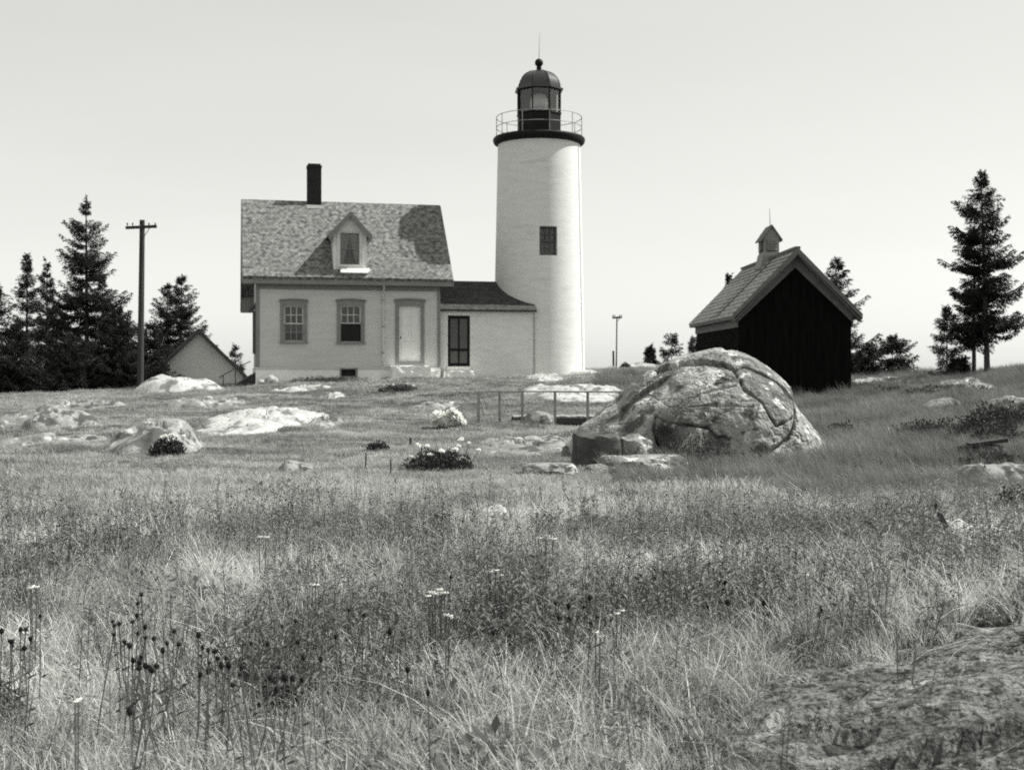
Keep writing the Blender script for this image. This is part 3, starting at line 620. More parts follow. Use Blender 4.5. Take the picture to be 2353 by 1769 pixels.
s.box(a, a+fw, NA+.03, NA+.08, c, d); s.box(b-fw, b, NA+.03, NA+.08, c, d); s.box(a+fw, b-fw, NA+.031, NA+.079, d-.14, d); s.box(a+fw, b-fw, NA+.031, NA+.079, c, c+.14)
s.box((a+b)/2-.035, (a+b)/2+.035, NA+.032, NA+.078, c+.14, d-.14); s.box(a+fw, b-fw, NA+.033, NA+.077, c+.66, c+.76)
ado = s.build('door', M['black_iron'], an)
MB().box(a+fw, b-fw, NA+.05, NA+.06, c+.14, d-.14).build('screen_panel', M['doorscreen'], ado)
MB().box(a, b, NA+.17, NA+.19, c, d).build('inner_panel', M['dark_inside'], an)
s = MB(); s.box(a-.05, b+.05, NA-.06, NA-.001, c-.18, c-.002); s.build('threshold', M['annex_white'], an)
# steps
def hstone(label, pxa, pxb, pya, pyb, n0, n1, seed, name='door_step'):
    ua, ub = UN(pxa, n0), UN(pxb, n0); za, zb_ = HZ(pya, (ua+ub)/2, n0), HZ(pyb, (ua+ub)/2, n0)-.15
    bm = bmesh.new(); bmesh.ops.create_cube(bm, size=1); bmesh.ops.subdivide_edges(bm, edges=bm.edges[:], cuts=9, use_grid_fill=True)
    for v in bm.verts:
        p = v.co; q_ = Vector((p.x*(ub-ua), p.y*(n1-n0), p.z*(za-zb_))); nn = mnoise.fractal(q_*4+Vector((seed, 0, 0)), 1, 2, 4)
        v.co = q_ + p.normalized()*nn*.035 - Vector((q_.x, q_.y, q_.z))*.02*(p.length > .7)
    me = bpy.data.meshes.new(name); bm.to_mesh(me); bm.free(); me.materials.append(M['step'])
    o = bpy.data.objects.new(name, me); COL.objects.link(o); uu, nn_ = (ua+ub)/2, (n0+n1)/2
    o.location = (X0+uu*ct-nn_*st_, Y0+uu*st_+nn_*ct, (za+zb_)/2); o.rotation_euler = (0, 0, TH); return tag(o, label, 'step')
hstone('large pale granite block step under the grey-trimmed cottage door', 901, 990, 841, 868, -.75, -.07, 1)
hstone('small low granite block right of the cottage door step', 990, 1007, 851, 869, -.60, -.07, 2)
hstone('pale stone step below the dark screen door of the annex', 1023, 1090, 853, 869, -.45, .13, 3)
# bulkhead and stair rail at the left gable
s = MB(); gz = tz(-11.6, 50.2)
bk = thing('cellar_bulkhead', 'dark sloping cellar bulkhead against the left end of the cottage', 'bulkhead', (X0, Y0, ZB), TH, off=HOFF)
s.prism([(-1.15, .4), (-.07, .4), (-.07, 1.45), (-.25, 1.4), (-1.15, .78)], 'y', .1, 1.5); s.build('hatch', M['darkplank'], bk)
s = MB(); s.prism([(-1.2, .80), (-.07, 1.5), (-.07, 1.46), (-1.2, .75)], 'y', .05, 1.55); s.build('hatch_lid', M['dark_trim'], bk)
hr = thing('stair_rail', 'thin iron handrail rising to the left end of the cottage', 'handrail', (wx(513, 51), 51, tz(wx(513, 51), 51)), 0, off=(wx(513, 51), 51, tz(wx(513, 51), 51)))
for px, top in ((513, 862), (541, 846)):
    x = wx(px, 51); MB().tube([(x, 51, tz(x, 51)-.1), (x, 51, wz(top, 51))], .022, 6).build('post', M['dark_trim'], hr)
MB().tube([(wx(503, 51), 51, wz(868, 51)), (wx(513, 51), 51, wz(862, 51)), (wx(541, 51), 51, wz(846, 51)), (wx(576, 51), 51, wz(830, 51))], .022, 6).build('rail', M['dark_trim'], hr)

# ------------------------------------------------------------------ lighthouse
TX, TY, TZ = wx(1238.5, 55.1), 55.1, 1.0
tw = thing('lighthouse', 'tall white conical lighthouse tower with black lantern and gallery railing', 'lighthouse', (TX, TY, TZ), 0, off=(0, 0, TZ))
zt0, zt1 = 1.0, 11.75
def tr_(z): return 2.08 + (1.86-2.08)*(z-1.3)/(zt1-1.3)
wa0, wa1, wz0, wz1 = R(-.6), R(22.8), 6.60, 7.87
angs = sorted(set([wa0, wa1] + [a for a in [2*math.pi*k/96 - math.pi for k in range(96)] if not (wa0-.02 < a < wa0+.02 or wa1-.02 < a < wa1+.02)]))
zs = sorted({zt0, zt1, wz0, wz1, *[zt0+(zt1-zt0)*k/22 for k in range(23) if abs(zt0+(zt1-zt0)*k/22-wz0) > .12 and abs(zt0+(zt1-zt0)*k/22-wz1) > .12]})
s = MB(); n = len(angs)
vs = [(tr_(z)*math.sin(a), -tr_(z)*math.cos(a), z) for z in zs for a in angs]; fs = []
for i in range(len(zs)-1):
    for k in range(n):
        a0, a1 = angs[k], angs[(k+1) % n]
        if k < n-1 and wa0-1e-6 <= a0 and a1 <= wa1+1e-6 and wz0-1e-6 <= zs[i] and zs[i+1] <= wz1+1e-6: continue
        fs.append((i*n+k, i*n+(k+1) % n, (i+1)*n+(k+1) % n, (i+1)*n+k))
s.add(vs, fs); s.build('tower_wall', M['tower_white'], tw, True)
ac = (wa0+wa1)/2; rot = Matrix.Rotation(ac, 4, 'Z'); hwn = tr_(7.2)*math.sin((wa1-wa0)/2)
def wv(x, r, z): return rot @ Vector((x, -r, z))
s = MB(); ri = 1.60; ro0, ro1 = tr_(wz0)*math.cos((wa1-wa0)/2), tr_(wz1)*math.cos((wa1-wa0)/2)
for (xa, za, xb, zb_) in ((-1, wz0, -1, wz1), (1, wz1, 1, wz0), (-1, wz1, 1, wz1), (1, wz0, -1, wz0)):
    ra_, rb_ = (ro0 if za == wz0 else ro1), (ro0 if zb_ == wz0 else ro1)
    ha, hb = tr_(za)*math.sin((wa1-wa0)/2), tr_(zb_)*math.sin((wa1-wa0)/2)
    s.add([wv(xa*ha, ra_, za), wv(xb*hb, rb_, zb_), wv(xb*hb, ri, zb_), wv(xa*ha, ri, za)], [(0, 1, 2, 3)])
s.build('window_reveal', M['tower_white'], tw)
s = MB(); xa, xb = -hwn, hwn
def rbox(mb, x0, x1, r0, r1, z0, z1): mb.box(x0, x1, -r1, -r0, z0, z1, rot)
fw = .075
for zz0, zz1, rr in ((wz0, (wz0+wz1)/2+.02, 1.66), ((wz0+wz1)/2-.02, wz1, 1.71)):
    rbox(s, xa, xa+fw, rr, rr+.05, zz0, zz1); rbox(s, xb-fw, xb, rr, rr+.05, zz0, zz1); rbox(s, xa+fw, xb-fw, rr+.001, rr+.049, zz0, zz0+.06); rbox(s, xa+fw, xb-fw, rr+.001, rr+.049, zz1-.06, zz1)
    for i in (1, 2):
        x = xa+fw+(xb-xa-2*fw)*i/3; rbox(s, x-.012, x+.012, rr+.005, rr+.045, zz0+.06, zz1-.06)
    z = (zz0+zz1)/2; rbox(s, xa+fw, xb-fw, rr+.01, rr+.04, z-.012, z+.012)
twn = s.build('window', M['dark_trim'], tw)
s = MB(); s.add([wv(xa, 1.665, wz0), wv(xb, 1.665, wz0), wv(xb, 1.665, wz1), wv(xa, 1.665, wz1)], [(0, 1, 2, 3)]); s.build('pane', M['glass'], twn)
s = MB(); rbox(s, xa, xb, 1.55, 1.56, wz0, wz1); s.build('blind', M['blind'], twn)
# a gutter of paint worn seam: lightning cable down the sunny side
s = MB(); ca = R(68); s.tube([((tr_(z)+.01)*math.sin(ca), -(tr_(z)+.01)*math.cos(ca), z) for z in np.linspace(1.2, 11.7, 20)], .03, 6); s.build('lightning_cable', M['tower_white'], tw)
# gallery
s = MB().lathe([(1.80, 11.70), (1.88, 11.72), (2.03, 11.80), (2.08, 11.90), (2.08, 12.00), (2.03, 12.06), (.9, 12.08)], 72); gal = s.build('gallery', M['black_iron'], tw, True)
s = MB()
for rz_ in (12.52, 12.98): s.ring(1.93, rz_, .016, 60)
s.build('railing', M['metal'], gal)
for k in range(10):
    a = 2*math.pi*(k+.35)/10; MB().tube([(1.93*math.sin(a), -1.93*math.cos(a), 12.0), (1.93*math.sin(a), -1.93*math.cos(a), 13.0)], .018, 6).build('railing_post', M['metal'], gal)
# lantern, octagonal
P8 = R(27-45*2); RL = 1.02
s = MB().lathe([(RL, 12.05), (RL, 13.08), (RL+.04, 13.09), (RL+.04, 13.14), (RL-.06, 13.15)], 8, ph=P8); lan = s.build('lantern_base', M['black_iron'], tw)
def p8(k, r=RL): a = P8 + R(45)*k; return (r*math.sin(a), -r*math.cos(a))
for k in range(8):
    x, y = p8(k, RL-.02); MB().tube([(x, y, 13.1), (x, y, 14.2)], .035, 6).build('mullion', M['black_iron'], lan)
for k in range(8):
    (xa_, ya_), (xb_, yb_) = p8(k, RL-.04), p8(k+1, RL-.04)
    MB().add([(xa_, ya_, 13.15), (xb_, yb_, 13.15), (xb_, yb_, 14.18), (xa_, ya_, 14.18)], [(0, 1, 2, 3)]).build('lantern_pane', M['lantern_glass'], lan)
s = MB()
for k in (4, 5, 6):
    (xa_, ya_), (xb_, yb_) = p8(k, RL-.10), p8(k+1, RL-.10)
    s.add([(xa_, ya_, 13.12), (xb_, yb_, 13.12), (xb_, yb_, 14.18), (xa_, ya_, 14.18)], [(0, 1, 2, 3)])
s.build('lantern_curtain', M['dark_trim'], lan)
s = MB().lathe([(.12, 13.1), (.30, 13.2), (.40, 13.4), (.42, 13.6), (.40, 13.8), (.30, 14.0), (.12, 14.08)], 28); s.build('lens', M['lens'], lan, True)
prof = [(RL+.05, 14.15), (RL+.12, 14.18), (RL+.12, 14.25), (RL+.03, 14.27)] + [((RL-.02)*math.cos(t)**.9 if t < 1.5 else .1, 14.27+.84*math.sin(t)) for t in np.linspace(0, 1.42, 12)] + [(.10, 15.16)]
dome = MB().lathe(prof, 8, ph=P8).build('lantern_dome', M['dome_iron'], tw)
s = MB()
for k in range(8):
    a = P8+R(45)*k; s.tube([(r*math.sin(a), -r*math.cos(a), z+.005) for r, z in prof[3:-1]], .02, 5)
s.build('dome_rib', M['black_iron'], dome)
s = MB().lathe([(.12, 15.10), (.09, 15.18), (.12, 15.20), (.12, 15.26), (.07, 15.30)] + [(max(.01, .19*math.cos(t)), 15.47+.19*math.sin(t)) for t in np.linspace(-1.2, 1.5, 12)], 20)
s.build('vent_ball', M['black_iron'], dome, True)
MB().tube([(0, 0, 15.6), (.03, 0, 16.85)], [.018, .006], 6).build('lightning_rod', M['metal'], dome)

# ------------------------------------------------------------------ dark shed
SY = 39.5; SX = wx(1696, SY); SW = wx(1958, SY)-SX; ST = R(1.5); SZ = .55; SL = 7.6
shed = thing('oil_shed', 'black gabled shed with grey trim, striped shingle roof and louvred cupola', 'shed', (SX, SY, SZ), ST, off=(0, 0, SZ))
ez, az = 3.40, 5.52; SOH = .24; mid = SW/2; msl = (az-ez)/(mid+SOH)
def sroof(x): return az-abs(x-mid)*msl
s = MB(); s.prism([(0, SZ-.5), (SW, SZ-.5), (SW, sroof(SW)-.14), (mid, az-.14), (0, sroof(0)-.14)], 'y', 0, SL); s.build('wall', M['shed_wall'], shed)
s = MB()
for i in range(14):
    x = .02 + i*(SW-.04)/13; top = sroof(x)-.2; s.box(x-.012, x+.012, -.012, -.0005, SZ-.2, top)
for i in range(24):
    y = .3+i*(SL-.4)/23; s.box(-.012, -.0005, y-.012, y+.012, SZ-.2, sroof(0)-.3)
s.build('batten', M['shed_wall'], shed)
r0, r1 = -.38, SL+.2; s = MB()
for sgn in (-1, 1):
    nC = 13
    for i in range(nC):
        xa = mid+sgn*(mid+SOH)*(i/nC); xb = mid+sgn*(mid+SOH)*((i+1)/nC+.01)
        za, zb_ = az-abs(xa-mid)*msl, az-abs(xb-mid)*msl
        vs = [(xa, r0, za), (xb, r0, zb_+.020), (xb, r1, zb_+.020), (xa, r1, za), (xa, r0, za-.08), (xb, r0, zb_-.05), (xb, r1, zb_-.05), (xa, r1, za-.08)]
        fs = [(0,1,2,3),(7,6,5,4),(0,4,5,1),(1,5,6,2),(2,6,7,3)]; s.add(vs, fs if sgn > 0 else [f[::-1] for f in fs])
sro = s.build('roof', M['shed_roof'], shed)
MB().box(mid-.09, mid+.09, r0-.01, r1+.01, az-.03, az+.05).build('ridge_cap', M['shed_trim'], sro)
s = MB()
for sgn in (-1, 1):
    e = mid+sgn*(mid+SOH)
    s.prism([(mid, az+.01), (e, ez+.01), (e, ez-.16), (mid, az-.19)], 'y', r0-.05, r0-.003)
    s.prism([(mid, az-.19), (e-sgn*.03, ez-.19), (e-sgn*.03, ez-.23), (mid, az-.23)], 'y', r0-.02, -.02)
    w = mid+sgn*mid
    s.prism([(mid, az-.24), (w+sgn*.03, sroof(w)-.24), (w+sgn*.03, sroof(w)-.50), (mid, az-.60)], 'y', -.07, -.013)
    s.box(min(e, e-sgn*.035), max(e, e-sgn*.035), r0-.004, r1, ez-.17, ez-.005)
    s.box(min(w, e-sgn*.04), max(w, e-sgn*.04), r0, r1, ez-.17, ez-.15)
    s.box(min(w+sgn*.012, w+sgn*.05), max(w+sgn*.012, w+sgn*.05), -.06, SL, ez-.42, ez-.18)
s.build('trim', M['shed_trim'], shed)
s = MB(); cy_ = 2.35; s.tube([(mid-.1, cy_, az-.06), (-SOH, cy_, ez+.03)], .018, 5); s.build('grounding_cable', M['darkplank'], sro)
# cupola straddling the ridge
cyc = 3.55; cw_ = .27; cd = .40; cz0, cz1 = az-.5, wz(546, SY+cyc); cpz = wz(518, SY+cyc-cd); cxm = mid
s = MB(); s.box(cxm-cw_, cxm+cw_, cyc-cd, cyc+cd, cz0, cz1)
s.prism([(cxm-cw_, cz1), (cxm+cw_, cz1), (cxm, cpz-.04)], 'y', cyc-cd, cyc+cd)
s.prism([(cxm-cw_-.14, az-.36), (cxm+cw_+.14, az-.36), (cxm+cw_+.02, az+.17), (cxm-cw_-.02, az+.17)], 'y', cyc-cd-.05, cyc+cd+.05)
cup = s.build('cupola', M['cupola'], shed)
s = MB(); sl_ = (cpz-cz1)/cw_
for sgn in (-1, 1):
    e = cxm+sgn*(cw_+.10); s.prism([(cxm, cpz+.03), (e, cpz-(cw_+.10)*sl_+.03), (e, cpz-(cw_+.10)*sl_-.03), (cxm, cpz-.03)], 'y', cyc-cd-.10, cyc+cd+.10)
s.build('cupola_roof', M['shed_trim'], cup)
s = MB(); s.box(cxm-.17, cxm+.17, cyc-cd-.012, cyc-cd-.002, az+.24, cz1-.07); s.box(cxm-cw_-.012, cxm-cw_-.002, cyc-.28, cyc+.28, az+.24, cz1-.07); s.build('vent_opening', M['dark_inside'], cup)
s = MB()
for i in range(7):
    z = az+.27+i*(cz1-.07-az-.27)/7
    s.prism([(cyc-cd-.06, z), (cyc-cd-.013, z+.05), (cyc-cd-.013, z+.062), (cyc-cd-.06, z+.012)], 'x', cxm-.17, cxm+.17)
    s.prism([(cxm-cw_-.06, z), (cxm-cw_-.013, z+.05), (cxm-cw_-.013, z+.062), (cxm-cw_-.06, z+.012)], 'y', cyc-.28, cyc+.28)
s.build('louvre', M['cupola'], cup)
MB().tube([(cxm, cyc-.2, cpz-.05), (cxm-.02, cyc-.2, wz(480, SY+cyc))], [.014, .006], 6).build('lightning_rod', M['darkplank'], cup)

# ------------------------------------------------------------------ far gable building
FY = 60.; fx = wx(456, FY); fz = tz(fx, FY)-.2; fap = wz(755, FY)
fb = thing('outbuilding', 'low white gable-ended outbuilding behind the sunlit outcrop near the pole', 'outbuilding', (fx, FY, fz), R(17), off=(0, 0, fz))
hwf = 2.15; s = MB(); s.prism([(-hwf, fz-.4), (hwf, fz-.4), (hwf, fap-hwf*1.0-.1), (0, fap-.1), (-hwf, fap-hwf*1.0-.1)], 'y', 0, 6.5); s.build('wall', M['farwall'], fb)
s = MB()
for sgn in (-1, 1): s.prism([(0, fap), (sgn*(hwf+.3), fap-(hwf+.3)), (sgn*(hwf+.3), fap-(hwf+.3)-.14), (0, fap-.14)], 'y', -.3, 6.8)
s.build('roof', M['farroof'], fb)
s = MB()
for sgn in (-1, 1): s.prism([(0, fap-.141), (sgn*(hwf+.28), fap-(hwf+.28)-.14), (sgn*(hwf+.28), fap-(hwf+.28)-.22), (0, fap-.24)], 'y', -.28, -.24)
s.build('rake_board', M['dark_trim'], fb)

# ------------------------------------------------------------------ poles
def upole(px, pyb, pyt, Y, lean, label, arm=.62, armpy=None, r=.13, two=True):
    x = wx(px, Y); z0 = tz(x, Y)-.3; z1 = wz(pyt, Y); dx = lean*(z1-z0)
    o = thing('utility_pole', label, 'utility pole', (x, Y, z0+.3), 0, off=(x, Y, z0+.3))
    MB().tube([(x, Y, z0), (x+dx, Y, z1)], [r, r*.78], 12).build('pole', M['pole'], o, True)
    if armpy:
        za = wz(armpy, Y); xx = x+dx
        m = MB(); mt = Matrix.Translation((xx, Y-.13, za)) @ Matrix.Rotation(R(-2.5), 4, 'Y'); m.box(-arm, arm, -.05, .05, -.055, .055, mt); ao = m.build('crossarm', M['pole'], o)
        for q in (-.9, -.55, .5, .9):
            MB().tube([(xx+arm*q, Y-.13, za+.05), (xx+arm*q, Y-.13, za+.12), (xx+arm*q, Y-.13, za+.17)], [.012, .035, .02], 8).build('insulator', M['dark_trim'], ao)
        m = MB(); m.tube([(xx+arm*.6, Y-.19, za-.02), (xx+.02, Y-.15, za-arm*.85)], .014, 5); m.build('brace', M['pole'], o)
    return o
upole(322, 898, 506, 47.5, .012, 'dark wooden utility pole with crossarm beside the sunlit outcrop', .60, 523)
fp = upole(1416, 845, 728, 72, .012, 'thin distant utility pole on the skyline between tower and boulder', .28, 730, .045)
x = wx(1410, 72.5); o = MB().tube([(x, 72.5, tz(x, 72.5)-.2), (x-.02, 72.5, wz(806, 72.5))], .06, 8).build('short_post', M['pole'], None); tag(o, 'short dark stub post beside the thin distant pole', 'post')

# ------------------------------------------------------------------ footbridge with rail
BY = 31.; bx0, bx1 = wx(1092, BY), wx(1435, BY); bdz = wz(958, BY)
br = thing('footbridge', 'low wooden footbridge with a thin post-and-rail handrail left of the boulder', 'footbridge', (bx0, BY, bdz-.3), 0, off=(bx0, BY, bdz-.3))
s = MB(); k = 0; x = wx(1180, BY)
while x < bx1+.6:
    s.box(x, x+.14, BY-.02, BY+1.1, bdz-.03, bdz+.01+.006*(k % 3)); x += .15; k += 1
dk_ = s.build('deck', M['post'], br)
s = MB(); s.box(wx(1175, BY), bx1+.6, BY-.03, BY+.05, bdz-.17, bdz-.034); s.box(wx(1175, BY), bx1+.6, BY+1.02, BY+1.1, bdz-.17, bdz-.034); s.build('beam', M['darkplank'], br)
for px in (1100, 1148, 1200, 1275, 1350, 1425):
    x = wx(px, BY); m = MB(); m.box(x-.035, x+.035, BY-.10, BY-.035, tz(x, BY)-.1, wz(899, BY)-.02); m.prism([(x-.035, wz(903, BY)), (x+.11, wz(900, BY)), (x+.11, wz(900, BY)+.02), (x-.035, wz(900, BY)+.02)], 'y', BY-.105, BY-.03); m.build('rail_post', M['post'], br)
s = MB(); s.tube([(wx(1090, BY), BY-.07, wz(898, BY)), (wx(1250, BY), BY-.07, wz(899.5, BY)), (bx1+.5, BY-.07, wz(901, BY))], .025, 6); s.build('handrail', M['post'], br)
m = MB(); m.tube([(wx(1104, BY), BY+.1, wz(920, BY)), (wx(1113, BY), BY+.2, wz(955, BY))], .03, 6); o = m.build('loose_board', M['slab'], None); tag(o, 'short pale board leaning on the first post of the footbridge rail', 'board')

# stakes
for px, a_, b_, lab in ((839, 1040, 1072, 'thin upright garden stake left of the white-flowered bush'), (896, 1056, 1094, 'bent thin stake nearest to the white-flowered bush'), (942, 1006, 1022, 'short dark stub stake behind the white-flowered bush')):
    x, y = hit(px, b_); z0 = tz(x, y); m = MB(); top = EYE+(HY-a_)/F*y
    m.tube([(0, 0, -.1), (.015, 0, (top-z0)*.5), (.01, 0, top-z0)], .013 if px != 942 else .03, 6); o = m.build('garden_stake', M['darkplank']); o.location = (x, y, z0); tag(o, lab, 'stake', 'stakes on the lower slope')

# curved plank, stick and stones at right
x, y = hit(2200, 1268); z0 = tz(x, y); ROCKS.append((x+.15, y-.45, .62, 1.0, 0, 0, 0)); ROCKS.append((x+.1, y-1.3, .45, .5, 0, 0, 0))
m = MB(); cpts = [(2152,1155),(2165,1180),(2178,1205),(2190,1226),(2215,1240),(2250,1250),(2300,1257),(2345,1262)]
for (a0, b0), (a1, b1) in zip(cpts[:-1], cpts[1:]):
    i0 = cpts.index((a0, b0)); w0 = (.02, .06, .10, .15, .15, .13, .12, .1)[i0]; w1_ = (.02, .06, .10, .15, .15, .13, .12, .1)[i0+1]
    A0 = Vector((wx(a0, y), y, EYE+(HY-b0)/F*y)); A1 = Vector((wx(a1, y), y, EYE+(HY-b1)/F*y))
    m.add([A0+Vector((0, 0, 0)), A1, A1-Vector((.03, 0, w1_)), A0-Vector((.03, 0, w0)), A0+Vector((.02, .05, 0)), A1+Vector((.02, .05, 0)), A1+Vector((-.01, .05, -w1_)), A0+Vector((-.01, .05, -w0))], [(0,1,5,4),(3,2,1,0),(4,5,6,7),(2,3,7,6),(0,4,7,3),(1,2,6,5)])
m.v = [(a-x, b-y, c-z0) for a, b, c in m.v]; o = m.build('curved_plank', M['darkplank']); o.location = (x, y, z0); tag(o, 'curved dark weathered plank with a raised tip lying against pale stones at right', 'plank')
rock('rock', 'pale angular stone behind the raised tip of the curved plank', wx(2205, y+.4), y+.45, .20, .3, .22, 31, 'slab', .02, .3, .4, 3)
rock('rock', 'pale rough stone behind the low end of the curved plank', wx(2290, y+.5), y+.55, .35, .35, .18, 32, 'slab', .0, .3, .4, 3, .35)
m = MB(); m.tube([(0, 0, -.1), (-.01, 0, .2), (-.03, .02, .42)], .015, 6); o = m.build('stick', M['plank']); xx = wx(2276, y+.2); o.location = (xx, y+.2, tz(xx, y+.2)); tag(o, 'pale upright stick standing among the stones by the curved plank', 'stick')
x, y = hit(2268, 1048); z0 = tz(x, y)
m = MB(); m.box(-.30, .30, -.12, .12, -.03, .03, Matrix.Rotation(R(-8), 4, 'Y')); o = m.build('board', M['pole']); o.location = (x, y, z0+.22); tag(o, 'weathered board lying over a dark hollow on the right bank', 'board')
rock('rock', 'dark stone under the weathered board on the right bank', x, y+.1, .45, .3, .2, 33, 'darkrock', .0, 0, .3, 3)

# ------------------------------------------------------------------ trees
def spruce(label, px, pyb, pyt, Y, rad, bare=.06, dens=1., seed=1, m='needles', lean=0., sparse=0., droop=0., group=None, power=.85, name='spruce_tree', gaps=0., flip=1):
    rs = np.random.default_rng(seed); x = wx(px, Y); z0 = tz(x, Y)-.1; H = wz(pyt, Y)-z0
    base = np.array([x, Y, z0]); o = thing(name, label, 'tree', tuple(base), 0, group, off=(0, 0, 0))
    tr0 = max(.03, H*.016); ps = [(lean*H*(i/6)**1.3, .02*math.sin(i+seed), H*i/6) for i in range(7)]
    MB().tube(ps, [tr0*(1-.9*i/6) for i in range(7)], 8).build('trunk', M['bark'], o, True)
    st = []; dr = []; ln = []; limbs = MB()
    sp_ = .31 if H > 5 else .20
    nw = max(9, int(H*(1-bare)/sp_))
    for w in range(nw):
        t = bare + (1-bare)*((w+rs.random()*.6)/nw)**.95
        if t > .985: continue
        k = (1-t)**power*min(1, max(.15, (1-t)/.14)); nb = int(rs.integers(9, 14)) if t < .85 else 8
        wl = rs.uniform(.62, 1.12)
        if rs.random() < gaps*1.6: continue
        for q in range(nb):
            if rs.random() < sparse: continue
            az_ = rs.random()*2*np.pi; Lb = rad*1.15*(.04+.98*k)*wl*rs.uniform(.6, 1.22)
            if t < bare+.08: Lb *= rs.uniform(.5, 1)
            el0 = R(-2+30*t**2 - 6*(1-t)-droop); npt = max(4, int(Lb/.11)); s_ = np.linspace(0, 1, npt)
            rr = Lb*s_; zz = rr*math.tan(el0) - .16*Lb*np.sin(s_*np.pi)*(1-t) + .20*Lb*s_**3; t2 = t + rs.normal(0, .09/H)
            cx_ = lean*H*t**1.3; bp = np.stack([cx_+rr*np.cos(az_), rr*np.sin(az_), H*t2+zz], -1)
            limbs.tube([tuple(p) for p in bp[::2]] if npt > 4 else [tuple(bp[0]), tuple(bp[-1])], max(.006, .012*Lb), 4, False)
            for i in range(1, npt):
                tl = (.10+.30*Lb*(1-s_[i])**.8*min(1, s_[i]*3))*rs.uniform(.6, 1.15)
                for sg in (-1, 1):
                    a2 = az_+sg*R(rs.uniform(30, 65)); d_ = np.array([math.cos(a2), math.sin(a2), rs.uniform(-.32, .02)]); st.append(bp[i]); dr.append(d_); ln.append(tl)
                    st.append(bp[i]); dr.append(np.array([d_[0]*.8, d_[1]*.8, -.75])); ln.append(tl*.38)
            st.append(bp[-2]); dr.append(bp[-1]-bp[-2]); ln.append(.16)
    for i in range(8): st.append(np.array([lean*H, 0, H*(.90+.013*i)])); a2 = rs.random()*6.3; dr.append(np.array([math.cos(a2)*.7, math.sin(a2)*.7, .6])); ln.append(.13-.012*i)
    st.append(np.array([lean*H, 0, H*.93])); dr.append(np.array([0, 0, 1.])); ln.append(H*.07)
    st = np.array(st); dr = np.array(dr); ln = np.array(ln); dr /= np.linalg.norm(dr, axis=1, keepdims=True)
    step = .036
    cnt = np.maximum(4, (ln/step*2.0*dens).astype(int)); idx = np.repeat(np.arange(len(ln)), cnt); N = len(idx)
    u = rs.random(N)**.85; c = st[idx] + dr[idx]*(u*ln[idx])[:, None]; c[:, 2] -= .05*u
    nd_ = dr[idx] + rs.normal(0, .38, (N, 3)); nd_ /= np.linalg.norm(nd_, axis=1, keepdims=True)
    sd = np.cross(nd_, rs.normal(0, 1, (N, 3))); sd /= np.linalg.norm(sd, axis=1, keepdims=True)
    L_ = rs.uniform(.07, .14, N)[:, None]; w_ = rs.uniform(.007, .012, N)[:, None]
    V = np.stack([c-sd*w_, c+nd_*L_*.5-sd*w_*1.3, c+nd_*L_, c+nd_*L_*.5+sd*w_*1.3], 1).reshape(-1, 3)
    cr = npmesh('crown', V, np.arange(N*4).reshape(-1, 4), M[m], None); cr.parent = o
    lb = limbs.build('limbs', M['bark'], o)
    return N
NT = 0
